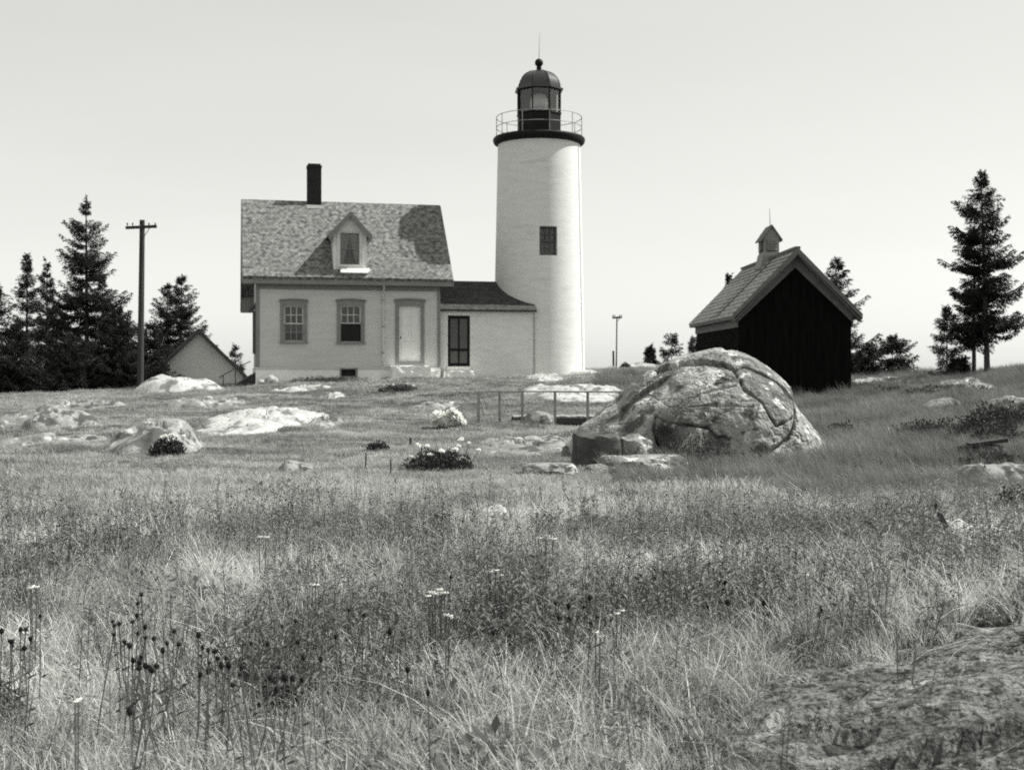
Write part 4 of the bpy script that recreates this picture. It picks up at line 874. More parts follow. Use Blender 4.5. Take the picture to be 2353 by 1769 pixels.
TL = [
 ('tallest spruce at left with tiered branches and a thin spire', 200, 890, 448, 55, 2.25, .06, 1.35, 1, 'needles', -.005, .05, 0, .8, .05),
 ('slim pointed spruce near the left edge', 62, 892, 585, 56, 1.15, .02, 1.3, 2, 'needles', 0, 0, 0, .75, 0),
 ('narrow spruce between the slim pointed one and the tallest spruce', 108, 892, 605, 58, 1.05, .02, 1.3, 3, 'needles', 0, 0, 0, .8, 0),
 ('spruce cut by the left edge of the photo', -14, 900, 640, 54, 1.5, .02, 1.3, 4, 'needles', 0, 0, 0, .7, 0),
 ('broad dark low spruce in front of the slim ones at left', 35, 905, 745, 52, 1.35, .0, 1.5, 5, 'needles', 0, 0, 0, .6, 0),
 ('squat bushy spruce under the tallest spruce', 165, 902, 770, 51, 1.45, .0, 1.6, 6, 'needles', 0, 0, 0, .55, 0),
 ('rounded spruce immediately left of the utility pole', 268, 893, 712, 54, 1.55, .02, 1.4, 7, 'needles', 0, 0, 0, .6, 0),
 ('rear spruce filling the gap behind the tallest spruce', 235, 890, 640, 60, 1.5, .02, 1.2, 8, 'needles', 0, .05, 0, .8, 0),
 ('leaning dark spruce right of the pole behind the outbuilding', 415, 880, 630, 64, 2.2, .05, 1.3, 9, 'needles', .012, .03, 0, .75, 0),
 ('shorter twin spruce just right of the utility pole', 384, 885, 650, 63, 1.5, .05, 1.3, 10, 'needles', 0, .0, 0, .75, 0),
 ('low spruce filling the base right of the pole', 345, 890, 745, 58, 1.3, .0, 1.4, 11, 'needles', 0, 0, 0, .5, 0),
 ('spindly small spruce between outbuilding and cottage', 541, 882, 795, 66, .75, .0, 1.0, 12, 'needles', 0, .2, 0, .7, 0),
 ('rear spruce showing between the pole and the tallest spruce', 285, 888, 740, 62, 1.4, .0, 1.2, 31, 'needles', 0, .05, 0, .7, 0),
 ('dark spruce behind the squat bushy one, low at left', 130, 892, 700, 60, 1.6, .0, 1.2, 32, 'needles', 0, .05, 0, .6, 0),
 ('spruce rising behind the right slope of the dark shed', 1920, 865, 592, 50, 1.75, .05, 1.3, 13, 'needles', .0, .05, 0, .8, 0),
 ('low spreading spruce right of the dark shed', 1985, 872, 800, 49, 1.1, .0, 1.5, 14, 'needles', 0, 0, 0, .5, 0),
 ('bushy low spruce with two tips between shed and the tall spruce', 2050, 870, 772, 50, 1.25, .0, 1.5, 15, 'needles', 0, 0, 0, .6, 0),
 ('thin sparse young spruce left of the tallest right-hand spruce', 2176, 868, 706, 45, .75, .02, 1.0, 16, 'needles_pale', .0, .15, 0, .8, 0),
 ('tallest spruce at right with heavy tiers and bare lower trunk', 2268, 860, 392, 44, 1.75, .20, 1.5, 17, 'needles', -.03, .0, 4, .66, .02),
 ('slender spruce sharing the crown of the tallest right-hand spruce', 2238, 860, 520, 45, 1.15, .22, 1.4, 18, 'needles', .0, .0, 6, .7, .0),
 ('small dark bushy spruce at the foot of the tallest right-hand spruce', 2205, 866, 828, 45, .5, .0, 1.5, 19, 'needles', 0, 0, 0, .6, 0),
 ('tiny pointed spruce on the skyline right of the distant pole', 1494, 842, 797, 62, .42, .0, 1.4, 20, 'needles', 0, .05, 0, .8, 0),
 ('small ragged spruce on the skyline just left of the boulder top', 1543, 842, 766, 62, .85, .0, 1.2, 21, 'needles', 0, .2, 0, .8, .1),
 ('faint young spruce beside the left wall of the shed', 1594, 845, 775, 60, .5, .0, 1.0, 22, 'needles_pale', 0, .2, 0, .8, 0),
 ('spruce whose tip shows over the left slope of the shed roof', 1680, 850, 634, 56, .75, .0, 1.2, 23, 'needles', -.02, .1, 0, .8, 0),
]
for (lab, px, pyb, pyt, Y, rad, bare, dens, seed, m, lean, sp, droop, pw_, gp) in TL:
    NT += spruce(lab, px, pyb, pyt, Y, rad, bare, dens, seed, m, lean, sp, droop, 'spruces around the station', pw_, gaps=gp)
print('needle quads', NT)

# ------------------------------------------------------------------ bushes and flowers
def leafblob(cx, cy, cz, rx, ry, rz_, n, seed, ls=.05, ww=.5):
    rs = np.random.default_rng(seed); d = rs.normal(0, 1, (n, 3)); d /= np.linalg.norm(d, axis=1, keepdims=True); r = rs.random(n)**.45
    clump = 1+.35*fbm(d[:, 0]*3+seed, d[:, 1]*3+d[:, 2]*2, seed, 3)
    c = np.stack([cx+d[:, 0]*rx*r*clump, cy+d[:, 1]*ry*r*clump, cz+np.abs(d[:, 2])*rz_*r*clump], -1)
    a = d+rs.normal(0, .7, (n, 3)); a[:, 2] += .5; a /= np.linalg.norm(a, axis=1, keepdims=True); b = np.cross(a, rs.normal(0, 1, (n, 3))); b /= np.linalg.norm(b, axis=1, keepdims=True)
    L_ = rs.uniform(.6, 1.3, n)[:, None]*ls; w_ = L_*ww*.5
    return np.stack([c, c+a*L_*.5-b*w_, c+a*L_, c+a*L_*.5+b*w_], 1).reshape(-1, 3)
def bush(name, label, px, pyb, wpx, hpx, seed, flowers=(), n=1500, ls=.06, m='bushleaf', fl=.05, Y=None):
    if Y is None: x, y = hit(px, pyb)
    else: x, y = wx(px, Y), Y
    z = tz(x, y); sx = wpx/2/F*y; sz = hpx/F*y
    o = thing(name, label, 'bush', (x, y, z))
    npmesh('foliage', leafblob(0, 0, -.02, sx, sx*.8, sz, n, seed, ls), np.arange(n*4).reshape(-1, 4), M[m], o)
    rs = np.random.default_rng(seed+50); s = MB()
    for i in range(14):
        a = rs.random()*6.3; q = rs.random(); s.tube([(0+.3*sx*math.cos(a)*q, .3*sx*math.sin(a)*q, -.05), (sx*.7*math.cos(a)*q, sx*.6*math.sin(a)*q, sz*.8)], .006, 4)
    s.build('stems', M['stem'], o)
    for (fx_, fy_, r) in flowers:
        X = (fx_-px)/F*y; Z = EYE+(HY-fy_)/F*y - z; yy = rs.uniform(-.7, .1)*sx*.6
        bm = MB()
        for q in range(14):
            d = rs.normal(0, 1, 3); d /= np.linalg.norm(d); d[2] = abs(d[2])*.8; e = np.cross(d, rs.normal(0, 1, 3)); e /= np.linalg.norm(e); R_ = r*rs.uniform(.8, 1.2)
            c = np.array([X, yy, Z]); bm.add([c, c+d*R_*.5-e*R_*.5, c+d*R_, c+d*R_*.5+e*R_*.5], [(0, 1, 2, 3)])
        f_ = bm.build('blossom', M['petal'], o)
        s2 = MB(); s2.tube([(X*.7, yy*.7, 0), (X, yy, Z)], .004, 4); s2.build('flower_stem', M['stem'], f_)
    return o
bush('flowering_bush', 'dark bush dotted with round white blossoms in the middle of the slope', 1010, 1080, 165, 48, 1,
     [(962,1024,.07),(983,1026,.06),(1016,1035,.07),(950,1049,.06),(990,1043,.05),(1049,1032,.07),(1056,1025,.05),(1061,1012,.07),(1052,1058,.07),(1006,1075,.05),(1100,1034,.05),(1078,1018,.04),(977,1058,.04)], 2600)
bush('flowering_bush', 'small dark bush with white blossoms against the whaleback rock', 384, 1048, 84, 40, 2,
     [(374,1005,.06),(384,1002,.06),(396,1000,.06),(408,1003,.05),(424,1003,.06),(403,1010,.05),(390,1012,.04)], 1900, Y=21.6)
bush('low_bush', 'small dark low bush left of the white-flowered bush', 868, 1037, 52, 22, 3, (), 900)
bush('low_bush', 'dark low plants with pale flowers below the cottage door step', 915, 898, 90, 14, 4, [(905,884,.05),(935,882,.05),(950,886,.05),(882,885,.04)], 1400, .07)
bush('low_bush', 'dark strip of plants along the cottage foundation below the cellar window', 760, 880, 210, 15, 5, (), 2200, .07, Y=49.1)
bush('low_bush', 'dark low growth in the grass between boulder and meadow', 1450, 1152, 110, 24, 6, (), 1600, .05)
bush('low_bush', 'shrubby dark growth in front of the curved plank', 2270, 1315, 190, 60, 7, (), 2600, .05)
bush('low_bush', 'leafy dark patch on the near side of the right bank', 2030, 1260, 190, 55, 8, (), 2600, .05)
bush('low_bush', 'dark shrub at the right edge above the stones', 2335, 1195, 110, 75, 9, (), 2200, .05)
bush('low_bush', 'dark weeds growing in the hollow at the boulder foot', 1600, 1082, 190, 85, 10, (), 1500, .05, Y=20.2)
bush('low_bush', 'dark shrub in the hollow of the right bank at the edge', 2290, 1025, 130, 60, 11, (), 2000, .06)
bush('low_bush', 'dark low bush on the skyline beside the thin distant pole', 1437, 846, 24, 12, 12, (), 700, .07, Y=60)
bush('low_bush', 'dense dark weed patch in the pale grass at lower left', 640, 1655, 130, 95, 13, (), 1800, .03)
bush('low_bush', 'dark weed patch cut by the left edge near the bottom', 10, 1660, 110, 90, 14, (), 1600, .03)
bush('low_bush', 'dark grassy brow plants below the tallest right-hand spruce', 2200, 905, 260, 22, 15, (), 2600, .07)
bush('low_bush', 'dark shrub in the upper hollow of the bank at the right edge', 2300, 1000, 210, 75, 21, (), 4200, .07)
bush('low_bush', 'dark tangle on the ridge between the dark shed and the thin young spruce', 2040, 905, 120, 18, 22, (), 1800, .07)
bush('low_bush', 'dark heath patch low on the ridge below the thin young spruce', 2140, 912, 90, 16, 23, (), 1400, .07)
bush('low_bush', 'dark growth along the foot of the rail behind the boulder tip', 1420, 962, 90, 26, 24, (), 1300, .05, Y=27)
bush('low_bush', 'wide dark scrub patch in the middle of the right bank', 2140, 1010, 180, 45, 25, (), 3200, .06)
bush('low_bush', 'dark scrub along the top of the long worn ledge at the right edge', 2290, 1075, 180, 35, 26, (), 2600, .06)
bush('low_bush', 'low dark scrub just right of the huge boulder foot', 1935, 1005, 80, 38, 27, (), 1800, .05)
# bright white blossom heap
x, y = hit(1030, 985); z = tz(x, y); o = thing('white_blossom_bush', 'brilliant white blossom cluster on a bush left of the footbridge', 'bush', (x, y, z))
rs = np.random.default_rng(5); vv = []
for (fx_, fy_, r) in ((1008,958,13),(1021,966,16),(1034,975,13),(1046,957,12),(1040,946,7),(1056,966,8),(1003,965,8)):
    vv.append(leafblob((fx_-1030)/F*y, rs.uniform(-.1, .1), EYE+(HY-fy_-6)/F*y-z, r/F*y, r/F*y, r*1.2/F*y, 420, int(fx_), .10, .95))
for (fx_, fy_, r) in ((1008,960,11),(1021,968,14),(1034,975,11),(1046,958,10),(1040,948,6),(1056,968,7)):
    th_, ph_ = np.meshgrid(np.linspace(0, 2*np.pi, 25), np.linspace(0.01, np.pi-.01, 13), indexing='ij'); q_ = r/F*y*(1+.35*fbm(np.cos(th_)*2.2+fx_, ph_*2.5+np.sin(th_), 3, 3))
    g3 = np.stack([(fx_-1030)/F*y+q_*np.sin(ph_)*np.cos(th_), q_*np.sin(ph_)*np.sin(th_), EYE+(HY-fy_)/F*y-z+q_*np.cos(ph_)], -1).reshape(-1, 3); vv.append(g3[gridfaces(25, 13)].reshape(-1, 3))
vv = np.concatenate(vv); npmesh('blossom', vv, np.arange(len(vv)).reshape(-1, 4), M['petal'], o)
vv = leafblob(.05, .05, -.05, .35, .3, .22, 1100, 9, .05); npmesh('foliage', vv, np.arange(len(vv)).reshape(-1, 4), M['bushleaf'], o)

# dark seed heads, each clump a thing
def seedclump(label, spots, seed):
    rs = np.random.default_rng(seed); px = sum(a for a, b in spots)/len(spots); pyb = max(b for a, b in spots)+85
    x, y = hit(px, min(pyb, 1765)); z = tz(x, y); o = thing('seed_head_plant', label, 'wild plant', (x, y, z), group='black-headed plants in the meadow')
    st = MB(); root = (rs.uniform(-.05, .05), 0, -.05)
    for (a, b) in spots:
        yh = max(2.9, (EYE-rs.uniform(.34, .44))*F/(b-HY)); dy = yh-y; X = wx(a, y+dy)-x; Z = EYE+(HY-b)/F*(y+dy)-z; zb0 = tz(x+X, y+dy)-z
        gx_ = X+rs.uniform(-.12, .12); st.tube([(gx_, dy, zb0-.05), (gx_*.3+X*.7+rs.uniform(-.02, .02), dy, (Z+zb0)*.5), (X, dy, Z)], .0028, 4)
        for q in range(3):
            zz = zb0+(Z-zb0)*rs.uniform(.2, .8); aa = rs.random()*6.3; st.add([(X, dy, zz), (X+.03*math.cos(aa)-.004, dy+.03*math.sin(aa), zz+.02), (X+.06*math.cos(aa), dy+.06*math.sin(aa), zz+.03), (X+.03*math.cos(aa)+.004, dy+.03*math.sin(aa), zz+.012)], [(0, 1, 2, 3)])
        r = rs.uniform(.008, .0135); e_ = rs.uniform(.7, 1.5); hd = MB().lathe([(.003, Z-r*e_), (r*.8, Z-r*.5*e_), (r, Z), (r*.7, Z+r*.6*e_), (.004, Z+r*e_)], 7, X, dy)
        for q in range(16):
            aa = rs.random()*6.3; e = rs.uniform(-.8, 1.2); hd.add([(X+r*.7*math.cos(aa), dy+r*.7*math.sin(aa), Z+r*e*.5), (X+r*1.5*math.cos(aa+.15), dy+r*1.5*math.sin(aa+.15), Z+r*e), (X+r*1.3*math.cos(aa-.2), dy+r*1.3*math.sin(aa-.2), Z+r*e*1.2)], [(0, 1, 2)])
        hd.build('seed_head', M['seed'], o)
    st.build('stems', M['stem'], o)
def cr5(l): return [(a*800/2149, 1150+b*800/2149) for a, b in l]
seedclump('black seed heads standing at the left edge of the meadow', cr5([(10,805),(70,870),(75,895),(60,865),(188,852),(158,795),(150,910),(128,795),(248,712)]), 1)
seedclump('dense slanting line of black seed heads in the lower left meadow', cr5([(768,872),(800,897),(703,826),(705,770),(695,745),(735,760),(870,965),(860,998),(822,986)]), 2)
seedclump('pair of upright black seed heads above the dense line at left', cr5([(850,635),(845,710),(818,748),(872,580),(895,780),(850,820)]), 3)
seedclump('low cluster of black seed heads below the dense line at left', cr5([(898,1018),(925,1035),(940,1050),(858,1035),(965,1020),(800,1300)]), 4)
seedclump('scattered black seed heads in the middle of the lower left meadow', cr5([(1075,805),(1225,828),(1103,886),(900,845),(950,850),(1005,925),(1030,880)]), 5)
seedclump('row of black seed heads left of the dense weed patch', cr5([(1250,905),(1325,930),(1285,925),(1340,972),(1395,972),(1290,1000),(1365,1015),(1412,1018),(1235,1075),(1285,1055),(1438,1137)]), 6)
seedclump('black seed heads standing above the dense weed patch', cr5([(1550,880),(1650,885),(1720,1025),(1755,1093),(1805,1095),(1862,1108),(1665,1093),(1705,1165),(1480,1072),(1490,1030)]), 7)
seedclump('thinly spread black seed heads right of the dense weed patch', cr5([(1825,742),(1838,872),(1872,968),(1980,980),(1740,775),(2070,840)]), 8)
def cr6(l): return [(800+a*900/2212, 1150+b*900/2212) for a, b in l]
seedclump('black seed heads in the centre of the meadow below the white yarrow', cr6([(1170,580),(1245,595),(1365,550),(1330,600),(1190,662),(1300,660),(1405,655),(1485,678),(1370,690),(1250,670)]), 9)
seedclump('black seed heads among the stalks at centre right', cr6([(2030,365),(2070,395),(2100,450),(2130,465),(2120,500),(2105,570),(2140,575),(2030,600)]), 10)
seedclump('few black seed heads in the pale grass below centre', cr6([(580,430),(450,1085),(235,740),(90,645),(5,618),(335,955),(820,745)]), 11)
seedclump('black seed heads in the meadow towards the right bank', [(1660,1352),(1672,1385),(1755,1385),(1765,1412),(1882,1410),(1888,1398),(1960,1371),(1965,1365),(1938,1368)], 12)
def yarrow(label, px, py, wpx, n, seed):
    rs = np.random.default_rng(seed); y = max(3., (EYE-.42)*F/(py-HY)); x = wx(px, y); z = tz(x, y); o = thing('yarrow_plant', label, 'wildflower', (x, y, z), group='white yarrow in the meadow')
    st = MB(); Zt = EYE+(HY-py)/F*y-z
    for k in range(n):
        X = rs.uniform(-.5, .5)*wpx/F*y; dy = rs.uniform(-.05, .05); Z = Zt + rs.uniform(-.02, .02); st.tube([(X*.3, 0, -.03), (X*.8, dy, Z*.6), (X, dy, Z)], .003, 4)
        h = MB(); r0_ = wpx/n*.6/F*y
        for q in range(26):
            a = rs.random()*6.3; r = r0_*math.sqrt(rs.random()); cx_, cy_ = X+r*math.cos(a), dy+r*math.sin(a); rr = .009*rs.uniform(.7, 1.3)
            h.lathe([(.001, Z-.006+rs.uniform(-.003, .006)), (rr, Z+.002), (rr*.6, Z+.007)], 5, cx_, cy_)
        h.build('flower_head', M['petal'], o)
    st.build('stems', M['stem'], o)
for i, (lab, px, py, w_, n_) in enumerate([
 ('topmost of the two flat white yarrow heads at the middle of the meadow', 1020, 1354, 34, 3), ('lower left of the two flat white yarrow heads at the middle of the meadow', 1004, 1369, 42, 4),
 ('small white yarrow below the paired yarrow heads', 1022, 1420, 26, 3), ('broad white yarrow patch in the meadow towards the right', 1882, 1322, 80, 7),
 ('white yarrow among tall stalks left of the paired heads', 1135, 1315, 34, 4), ('white yarrow standing behind the low pale hump', 1255, 1235, 40, 4),
 ('single white flower head in the pale grass at left centre', 717, 1338, 18, 2), ('white flower head in the stalks at upper left of the meadow', 600, 1232, 18, 2),
 ('white flower head left of the stalk band near the left edge', 78, 1354, 26, 3), ('white flower head low in the grass near bottom left', 178, 1616, 16, 2),
 ('small white flower heads right of the central black seed heads', 1420, 1408, 22, 3), ('white flower head in the pale grass below the central seed heads', 1372, 1458, 14, 2)]):
    yarrow(lab, px, py, w_, n_, 60+i)

# ------------------------------------------------------------------ grass: tuft meshes scattered over the ground
def tuft(name, nbl, h, spread, lean, width, m, seed, bend=.5, wind=(0., 0.), leafy=False, col=None):
    rs = np.random.default_rng(seed); V = []; Fc = []; seg = 4; n0 = 0
    for b in range(nbl):
        a = rs.random()*6.283; r = spread*math.sqrt(rs.random()); x, y = r*math.cos(a), r*math.sin(a)
        hh = h*rs.uniform(.45, 1.15); az_ = rs.random()*6.283; ln = lean*rs.uniform(.2, 1.2); dx, dy = math.cos(az_)*ln+wind[0], math.sin(az_)*ln+wind[1]
        fa = rs.random()*6.283; sx, sy = math.cos(fa), math.sin(fa); w = width*rs.uniform(.6, 1.3); bd = bend*rs.uniform(.3, 1.4)
        for k in range(seg+1):
            t = k/seg; px_ = x+dx*hh*t*(1+bd*t*1.2); py_ = y+dy*hh*t*(1+bd*t*1.2); pz = hh*t*(1-.35*bd*t*t) - .03
            ww = w*(1-t**2)*.5+.0004; V += [(px_-sx*ww, py_-sy*ww, pz), (px_+sx*ww, py_+sy*ww, pz)]
        for k in range(seg): i = n0+2*k; Fc.append((i, i+1, i+3, i+2))
        n0 += 2*(seg+1)
        if leafy:
            for q in range(11):
                t = rs.uniform(.25, 1.0); px_ = x+dx*hh*t*(1+bd*t*1.2); py_ = y+dy*hh*t*(1+bd*t*1.2); pz = hh*t*(1-.35*bd*t*t)-.03; aa = rs.random()*6.283; l = leafy*rs.uniform(.5, 1.2)
                c_, s_ = math.cos(aa), math.sin(aa); V += [(px_, py_, pz), (px_+c_*l*.5-s_*l*.18, py_+s_*l*.5+c_*l*.18, pz+l*.35), (px_+c_*l, py_+s_*l, pz+l*.45), (px_+c_*l*.5+s_*l*.18, py_+s_*l*.5-c_*l*.18, pz+l*.3)]
                Fc.append((n0, n0+1, n0+2, n0+3)); n0 += 4
    me = bpy.data.meshes.new(name); me.from_pydata(V, [], Fc); me.materials.append(M[m]); me.update()
    at = me.attributes.new('bl', 'FLOAT', 'FACE'); bv = rs.random(nbl)**1.3; at.data.foreach_set('value', np.array([bv[min(i//seg, nbl-1)] if not leafy else rs.random() for i in range(len(Fc))], np.float32))
    o = bpy.data.objects.new(name, me); col.objects.link(o); return o
def scatter(name, X, Y, S, variants, label_m, tilt=.12, seed=1, zoff=0.):
    rs = np.random.default_rng(seed); n = len(X); Z = terr(X, Y)+zoff
    me = bpy.data.meshes.new(name); me.vertices.add(n); me.vertices.foreach_set('co', np.stack([X, Y, Z], -1).astype(np.float32).ravel())
    a = me.attributes.new('rot', 'FLOAT_VECTOR', 'POINT'); rv = np.stack([rs.normal(0, tilt, n), rs.normal(0, tilt, n), rs.uniform(-.9, .9, n)], -1).astype(np.float32); a.data.foreach_set('vector', rv.ravel())
    a = me.attributes.new('scl', 'FLOAT', 'POINT'); a.data.foreach_set('value', S.astype(np.float32))
    a = me.attributes.new('idx', 'INT', 'POINT'); a.data.foreach_set('value', rs.integers(0, len(variants.objects), n).astype(np.int32)); me.update()
    o = bpy.data.objects.new(name, me); COL.objects.link(o)
    ng = bpy.data.node_groups.new(name+'_scatter', 'GeometryNodeTree'); ng.interface.new_socket(name='Geometry', in_out='INPUT', socket_type='NodeSocketGeometry'); ng.interface.new_socket(name='Geometry', in_out='OUTPUT', socket_type='NodeSocketGeometry')
    N = ng.nodes.new; L = ng.links.new; gi = N('NodeGroupInput'); go = N('NodeGroupOutput'); ip = N('GeometryNodeInstanceOnPoints'); ci = N('GeometryNodeCollectionInfo')
    ci.inputs['Collection'].default_value = variants; ci.inputs['Separate Children'].default_value = True; ci.inputs['Reset Children'].default_value = True
    ip.inputs['Pick Instance'].default_value = True
    def na(t, nm): x_ = N('GeometryNodeInputNamedAttribute'); x_.data_type = t; x_.inputs['Name'].default_value = nm; return x_.outputs['Attribute']
    er = N('FunctionNodeEulerToRotation'); L(na('FLOAT_VECTOR', 'rot'), er.inputs[0]); L(er.outputs[0], ip.inputs['Rotation']); L(na('FLOAT', 'scl'), ip.inputs['Scale']); L(na('INT', 'idx'), ip.inputs['Instance Index'])
    L(gi.outputs[0], ip.inputs['Points']); L(ci.outputs[0], ip.inputs['Instance']); L(ip.outputs[0], go.inputs[0])
    md = o.modifiers.new('scatter', 'NODES'); md.node_group = ng; return tag(o, kind='stuff')
def coll(n): return bpy.data.collections.new(n)
def keep(X, Y, pad=0.):
    k = np.ones(len(X), bool)
    for (x, y, rx, ry, rt, seed, jag) in ROCKS:
        c, s = math.cos(-rt), math.sin(-rt); dx, dy = X-x, Y-y; lx, ly = (dx*c-dy*s)/rx, (dx*s+dy*c)/ry; an = np.arctan2(ly, lx)
        e = 1+jag*fbm(np.cos(an)*1.7+seed*5.1, np.sin(an)*1.7+seed*2.7, seed, 5)*1.5 if seed else 1.
        k &= (np.hypot(lx, ly) > e*(1-pad)*(.86+.34*fbm(X*2.1, Y*2.1, 71, 3)*bool(seed))) | ((fbm(X*1.3+seed, Y*1.3, 77, 3) > .20) & bool(seed))
    # buildings
    u = (X-X0)*ct+(Y-Y0)*st_; n = -(X-X0)*st_+(Y-Y0)*ct; k &= ~((u > -.05) & (u < UA) & (n > -.08) & (n < 6.6)); k &= np.hypot(X-TX, Y-TY) > 2.1
    k &= ~((X > SX-.3) & (X < SX+SW) & (Y > SY-.02) & (Y < SY+SL)); return k
def field(n, y0, y1, side=.47, extra=3.6, pw=1.):
    """random points in the visible wedge, with a margin on both sides"""
    Y = y0+(y1-y0)*rng.random(n)**pw; X = (rng.random(n)*2-1)*(side*Y+extra); return X, Y
wr = (-.18, .04)
c1 = coll('meadow_tufts'); [tuft('tuft', 27, .28, .12, .42, .0044, 'grass', 100+i, .9, (-.10+.06*(i%4), .04), col=c1) for i in range(8)]
c2 = coll('turf_tufts'); [tuft('tuft', 34, .085, .13, .45, .008, 'turf', 200+i, .6, (-.05, 0), col=c2) for i in range(4)]
c3 = coll('bank_tufts'); [tuft('tuft', 30, .42, .13, .22, .008, 'bank', 300+i, .7, (-.2, 0), col=c3) for i in range(4)]
c4 = coll('weed_tufts'); [tuft('tuft', 4, .55, .09, .10, .0062, 'weed', 400+i, .3, (.03, 0), leafy=.045, col=c4) for i in range(6)]
c5 = coll('straw_tufts'); [tuft('tuft', 2, .44, .08, .60, .0034, 'straw', 500+i, 1.6, (-.12+.05*i, 0), col=c5) for i in range(6)]
c6 = coll('broadleaf_tufts')
for i in range(4):
    rs = np.random.default_rng(600+i); v = leafblob(0, 0, .0, .11, .11, .16, 42, 600+i, .075, .5); me = bpy.data.meshes.new('tuft'); me.from_pydata(v.tolist(), [], np.arange(len(v)).reshape(-1, 4).tolist()); me.materials.append(M['broad']); at = me.attributes.new('bl', 'FLOAT', 'FACE'); at.data.foreach_set('value', rs.random(42).astype(np.float32)); o = bpy.data.objects.new('tuft', me); c6.objects.link(o)
def bankmask(X, Y): return ((X > 3.2+.8*fbm(Y*.3, X*.2, 4)) & (Y > 13)) | ((X > 1.5) & (Y > 17.5) & (Y < 21.5)) | ((X > 5.8) & (Y > 21))
# near meadow
X, Y = field(44000, 1.2, 19.5, pw=.8); k = keep(X, Y, .1) & ~(bankmask(X, Y) & (Y > 15)); X, Y = X[k], Y[k]
S = (.6+.8*rng.random(len(X))**1.5)*(1+.45*fbm(X*.9, Y*.9, 21)); S *= np.clip(.72+(Y-4)/14, .7, 1)*np.clip(1.2-(Y-10)/8.5, .34, 1.)*np.clip(.6+(np.hypot((X-2.1)/1.9, (Y-4.5)/1.5)-.8)*1.5, .35, 1); scatter('meadow_grass', X, Y, S, c1, 'g', .15, 1)
# dark stalks: a band across the middle distance
X, Y = field(24000, 4.5, 15, pw=.9); dn_ = fbm(X*.45+4, Y*.45, 31, 4); band = np.exp(-((Y-8.9)/2.9)**2); k = keep(X, Y) & (rng.random(len(X)) < np.clip(band*(.5+2.2*dn_), .05, .8)); X, Y = X[k], Y[k]
S = .55+.55*rng.random(len(X)); scatter('weed_stems', X, Y, S, c4, 'w', .12, 2)
X, Y = field(6500, 2.0, 18, pw=.75); k = keep(X, Y) & (rng.random(len(X)) < np.clip(1.1-(Y-3)/14, .12, 1)); X, Y = X[k], Y[k]
S = .5+.6*rng.random(len(X)); scatter('dry_straw', X, Y, S, c5, 's', .25, 3)
X, Y = field(9000, 4.2, 16, pw=.9); k = keep(X, Y) & (fbm(X*.8, Y*.8, 91, 4) > .10+np.clip((Y-10)/14, 0, 1)); X, Y = X[k], Y[k]; scatter('broad_weeds', X, Y, (.45+.6*rng.random(len(X))), c6, 'w', .2, 9)
# short turf of the slope
X, Y = field(72000, 12, 56, .46, 3.5); k = keep(X, Y, .12) & ~bankmask(X, Y); X, Y = X[k], Y[k]
S = (.7+.7*rng.random(len(X)))*(1+.7*fbm(X*.35, Y*.35, 41, 4)); S *= np.clip(1.9-(Y-17)/6, 1, 1.9); scatter('turf_grass', X, Y, S, c2, 't', .15, 4)
X, Y = field(7000, 45, 70, .5, 1); k = keep(X, Y, .1); X, Y = X[k], Y[k]; scatter('rough_grass', X, Y, 1.2+rng.random(len(X))*1.2, c2, 't', .15, 6)
# tall grass of the right bank and round the boulder
X = rng.uniform(1.2, 24, 60000); Y = rng.uniform(13, 48, 60000); k = keep(X, Y, .06) & bankmask(X, Y) & (X < .47*Y+1.5) & (rng.random(60000) < np.clip(1.2-(Y-13)/50, .3, 1)); X, Y = X[k], Y[k]
S = (.55+.4*rng.random(len(X)))*(1+.5*fbm(X*.4, Y*.4, 51, 4)); S *= np.clip(.45+(Y-13)/18, .5, 1.05); scatter('bank_grass', X, Y, S, c3, 'b', .15, 5)

X = rng.uniform(SX-.6, SX+SW+.7, 700); Y = SY-rng.random(700)*1.6-.05; scatter('shed_foot_grass', X, Y, .7+.9*rng.random(700)**2, c3, 'b', .15, 7)
uu = rng.uniform(-.3, UA, 900); nn = -.12-rng.random(900)*.5; k = ~((uu > UN(895)) & (uu < UN(1092))) ; uu, nn = uu[k], nn[k]; scatter('wall_foot_grass', X0+uu*ct-nn*st_, Y0+uu*st_+nn*ct, .9+1.6*rng.random(len(uu))**2, c2, 'b', .15, 8)
# ------------------------------------------------------------------ light, sky, render
S_ = Vector((math.sin(AZ)*math.cos(EL), math.cos(AZ)*math.cos(EL), math.sin(EL)))
sun = bpy.data.lights.new('sun', 'SUN'); sun.energy = 4.3; sun.angle = R(.6); sun.color = (1, .99, .955)
so = bpy.data.objects.new('sun', sun); COL.objects.link(so); so.rotation_euler = (-S_).to_track_quat('-Z', 'Y').to_euler(); so.location = (30, 10, 40)
w = bpy.data.worlds.new('World'); scene.world = w; w.use_nodes = True; nt = w.node_tree; L = nt.links.new; bg = nt.nodes['Background']
sk = nt.nodes.new('ShaderNodeTexSky'); sk.sky_type = 'NISHITA'; sk.sun_disc = False; sk.sun_elevation = EL; sk.sun_rotation = AZ; sk.air_density = 1.; sk.dust_density = .7; sk.ozone_density = 1.
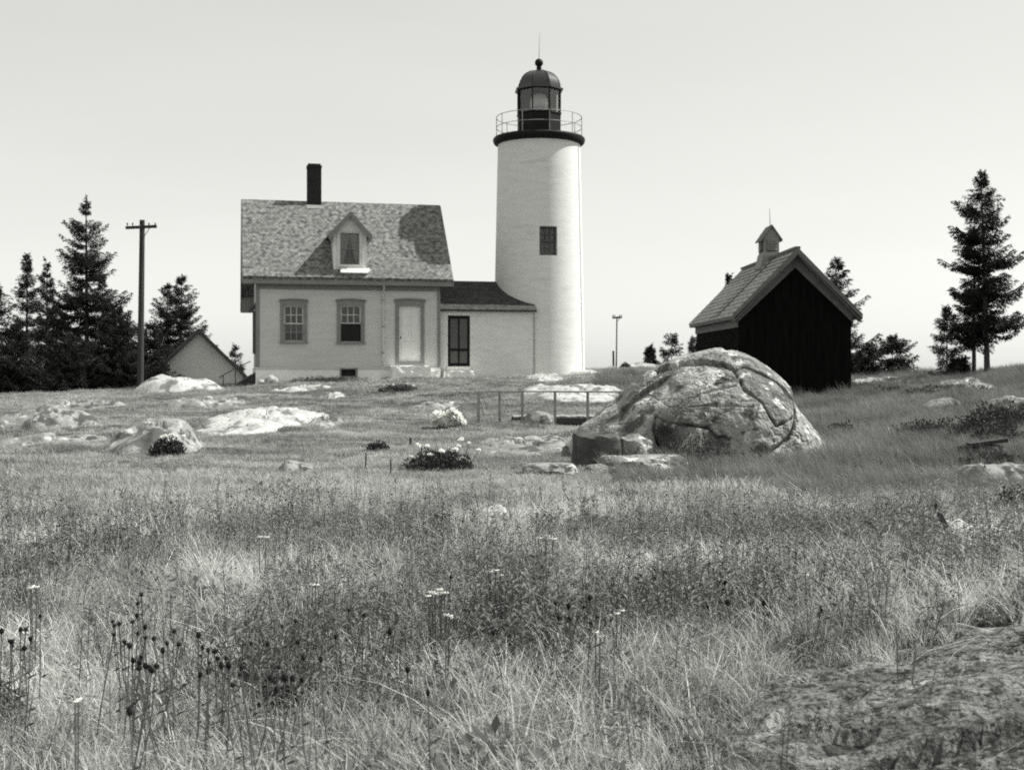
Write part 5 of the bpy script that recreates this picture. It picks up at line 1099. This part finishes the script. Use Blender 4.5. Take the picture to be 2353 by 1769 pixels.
# black-and-white film: blue-sensitive grey of the sky colour, toned like the print
sp = nt.nodes.new('ShaderNodeSeparateColor'); L(sk.outputs[0], sp.inputs[0])
m1 = nt.nodes.new('ShaderNodeMath'); m1.operation = 'MULTIPLY'; m1.inputs[1].default_value = .25; L(sp.outputs[2], m1.inputs[0])
m2 = nt.nodes.new('ShaderNodeMath'); m2.operation = 'MULTIPLY_ADD'; m2.inputs[1].default_value = .75; L(sp.outputs[1], m2.inputs[0]); L(m1.outputs[0], m2.inputs[2])
tcw = nt.nodes.new('ShaderNodeTexCoord'); mpw = nt.nodes.new('ShaderNodeMapping'); mpw.inputs['Scale'].default_value = (1.2, 1.2, 7); mpw.inputs['Rotation'].default_value = (.12, .05, 0); L(tcw.outputs['Generated'], mpw.inputs[0])
nw_ = nt.nodes.new('ShaderNodeTexNoise'); nw_.inputs['Scale'].default_value = 1.6; nw_.inputs['Detail'].default_value = 6; L(mpw.outputs[0], nw_.inputs['Vector'])
rw = nt.nodes.new('ShaderNodeMapRange'); rw.inputs[1].default_value = .3; rw.inputs[2].default_value = .7; rw.inputs[3].default_value = .94; rw.inputs[4].default_value = 1.07; L(nw_.outputs[0], rw.inputs[0])
mm = nt.nodes.new('ShaderNodeMath'); mm.operation = 'MULTIPLY'; L(m2.outputs[0], mm.inputs[0]); L(rw.outputs[0], mm.inputs[1]); m2 = mm
pw2 = nt.nodes.new('ShaderNodeMath'); pw2.operation = 'POWER'; pw2.inputs[1].default_value = .5; L(m2.outputs[0], pw2.inputs[0]); ml = nt.nodes.new('ShaderNodeMath'); ml.operation = 'MULTIPLY'; ml.inputs[1].default_value = 2.05; L(pw2.outputs[0], ml.inputs[0]); m2 = ml
cc = nt.nodes.new('ShaderNodeCombineColor')
for i, v in enumerate((1., 1., .955)):
    q = nt.nodes.new('ShaderNodeMath'); q.operation = 'MULTIPLY'; q.inputs[1].default_value = v; L(m2.outputs[0], q.inputs[0]); L(q.outputs[0], cc.inputs[i])
L(cc.outputs[0], bg.inputs[0]); bg.inputs[1].default_value = .118
scene.view_settings.view_transform = 'Standard'; scene.view_settings.look = 'None'; scene.view_settings.exposure = .66; scene.view_settings.gamma = 1
scene.cycles.max_bounces = 5; scene.cycles.diffuse_bounces = 3; scene.cycles.glossy_bounces = 2; scene.cycles.transparent_max_bounces = 12; scene.cycles.use_denoising = False
scene.cycles.pixel_filter_type = 'BLACKMAN_HARRIS'; scene.cycles.filter_width = 1.7
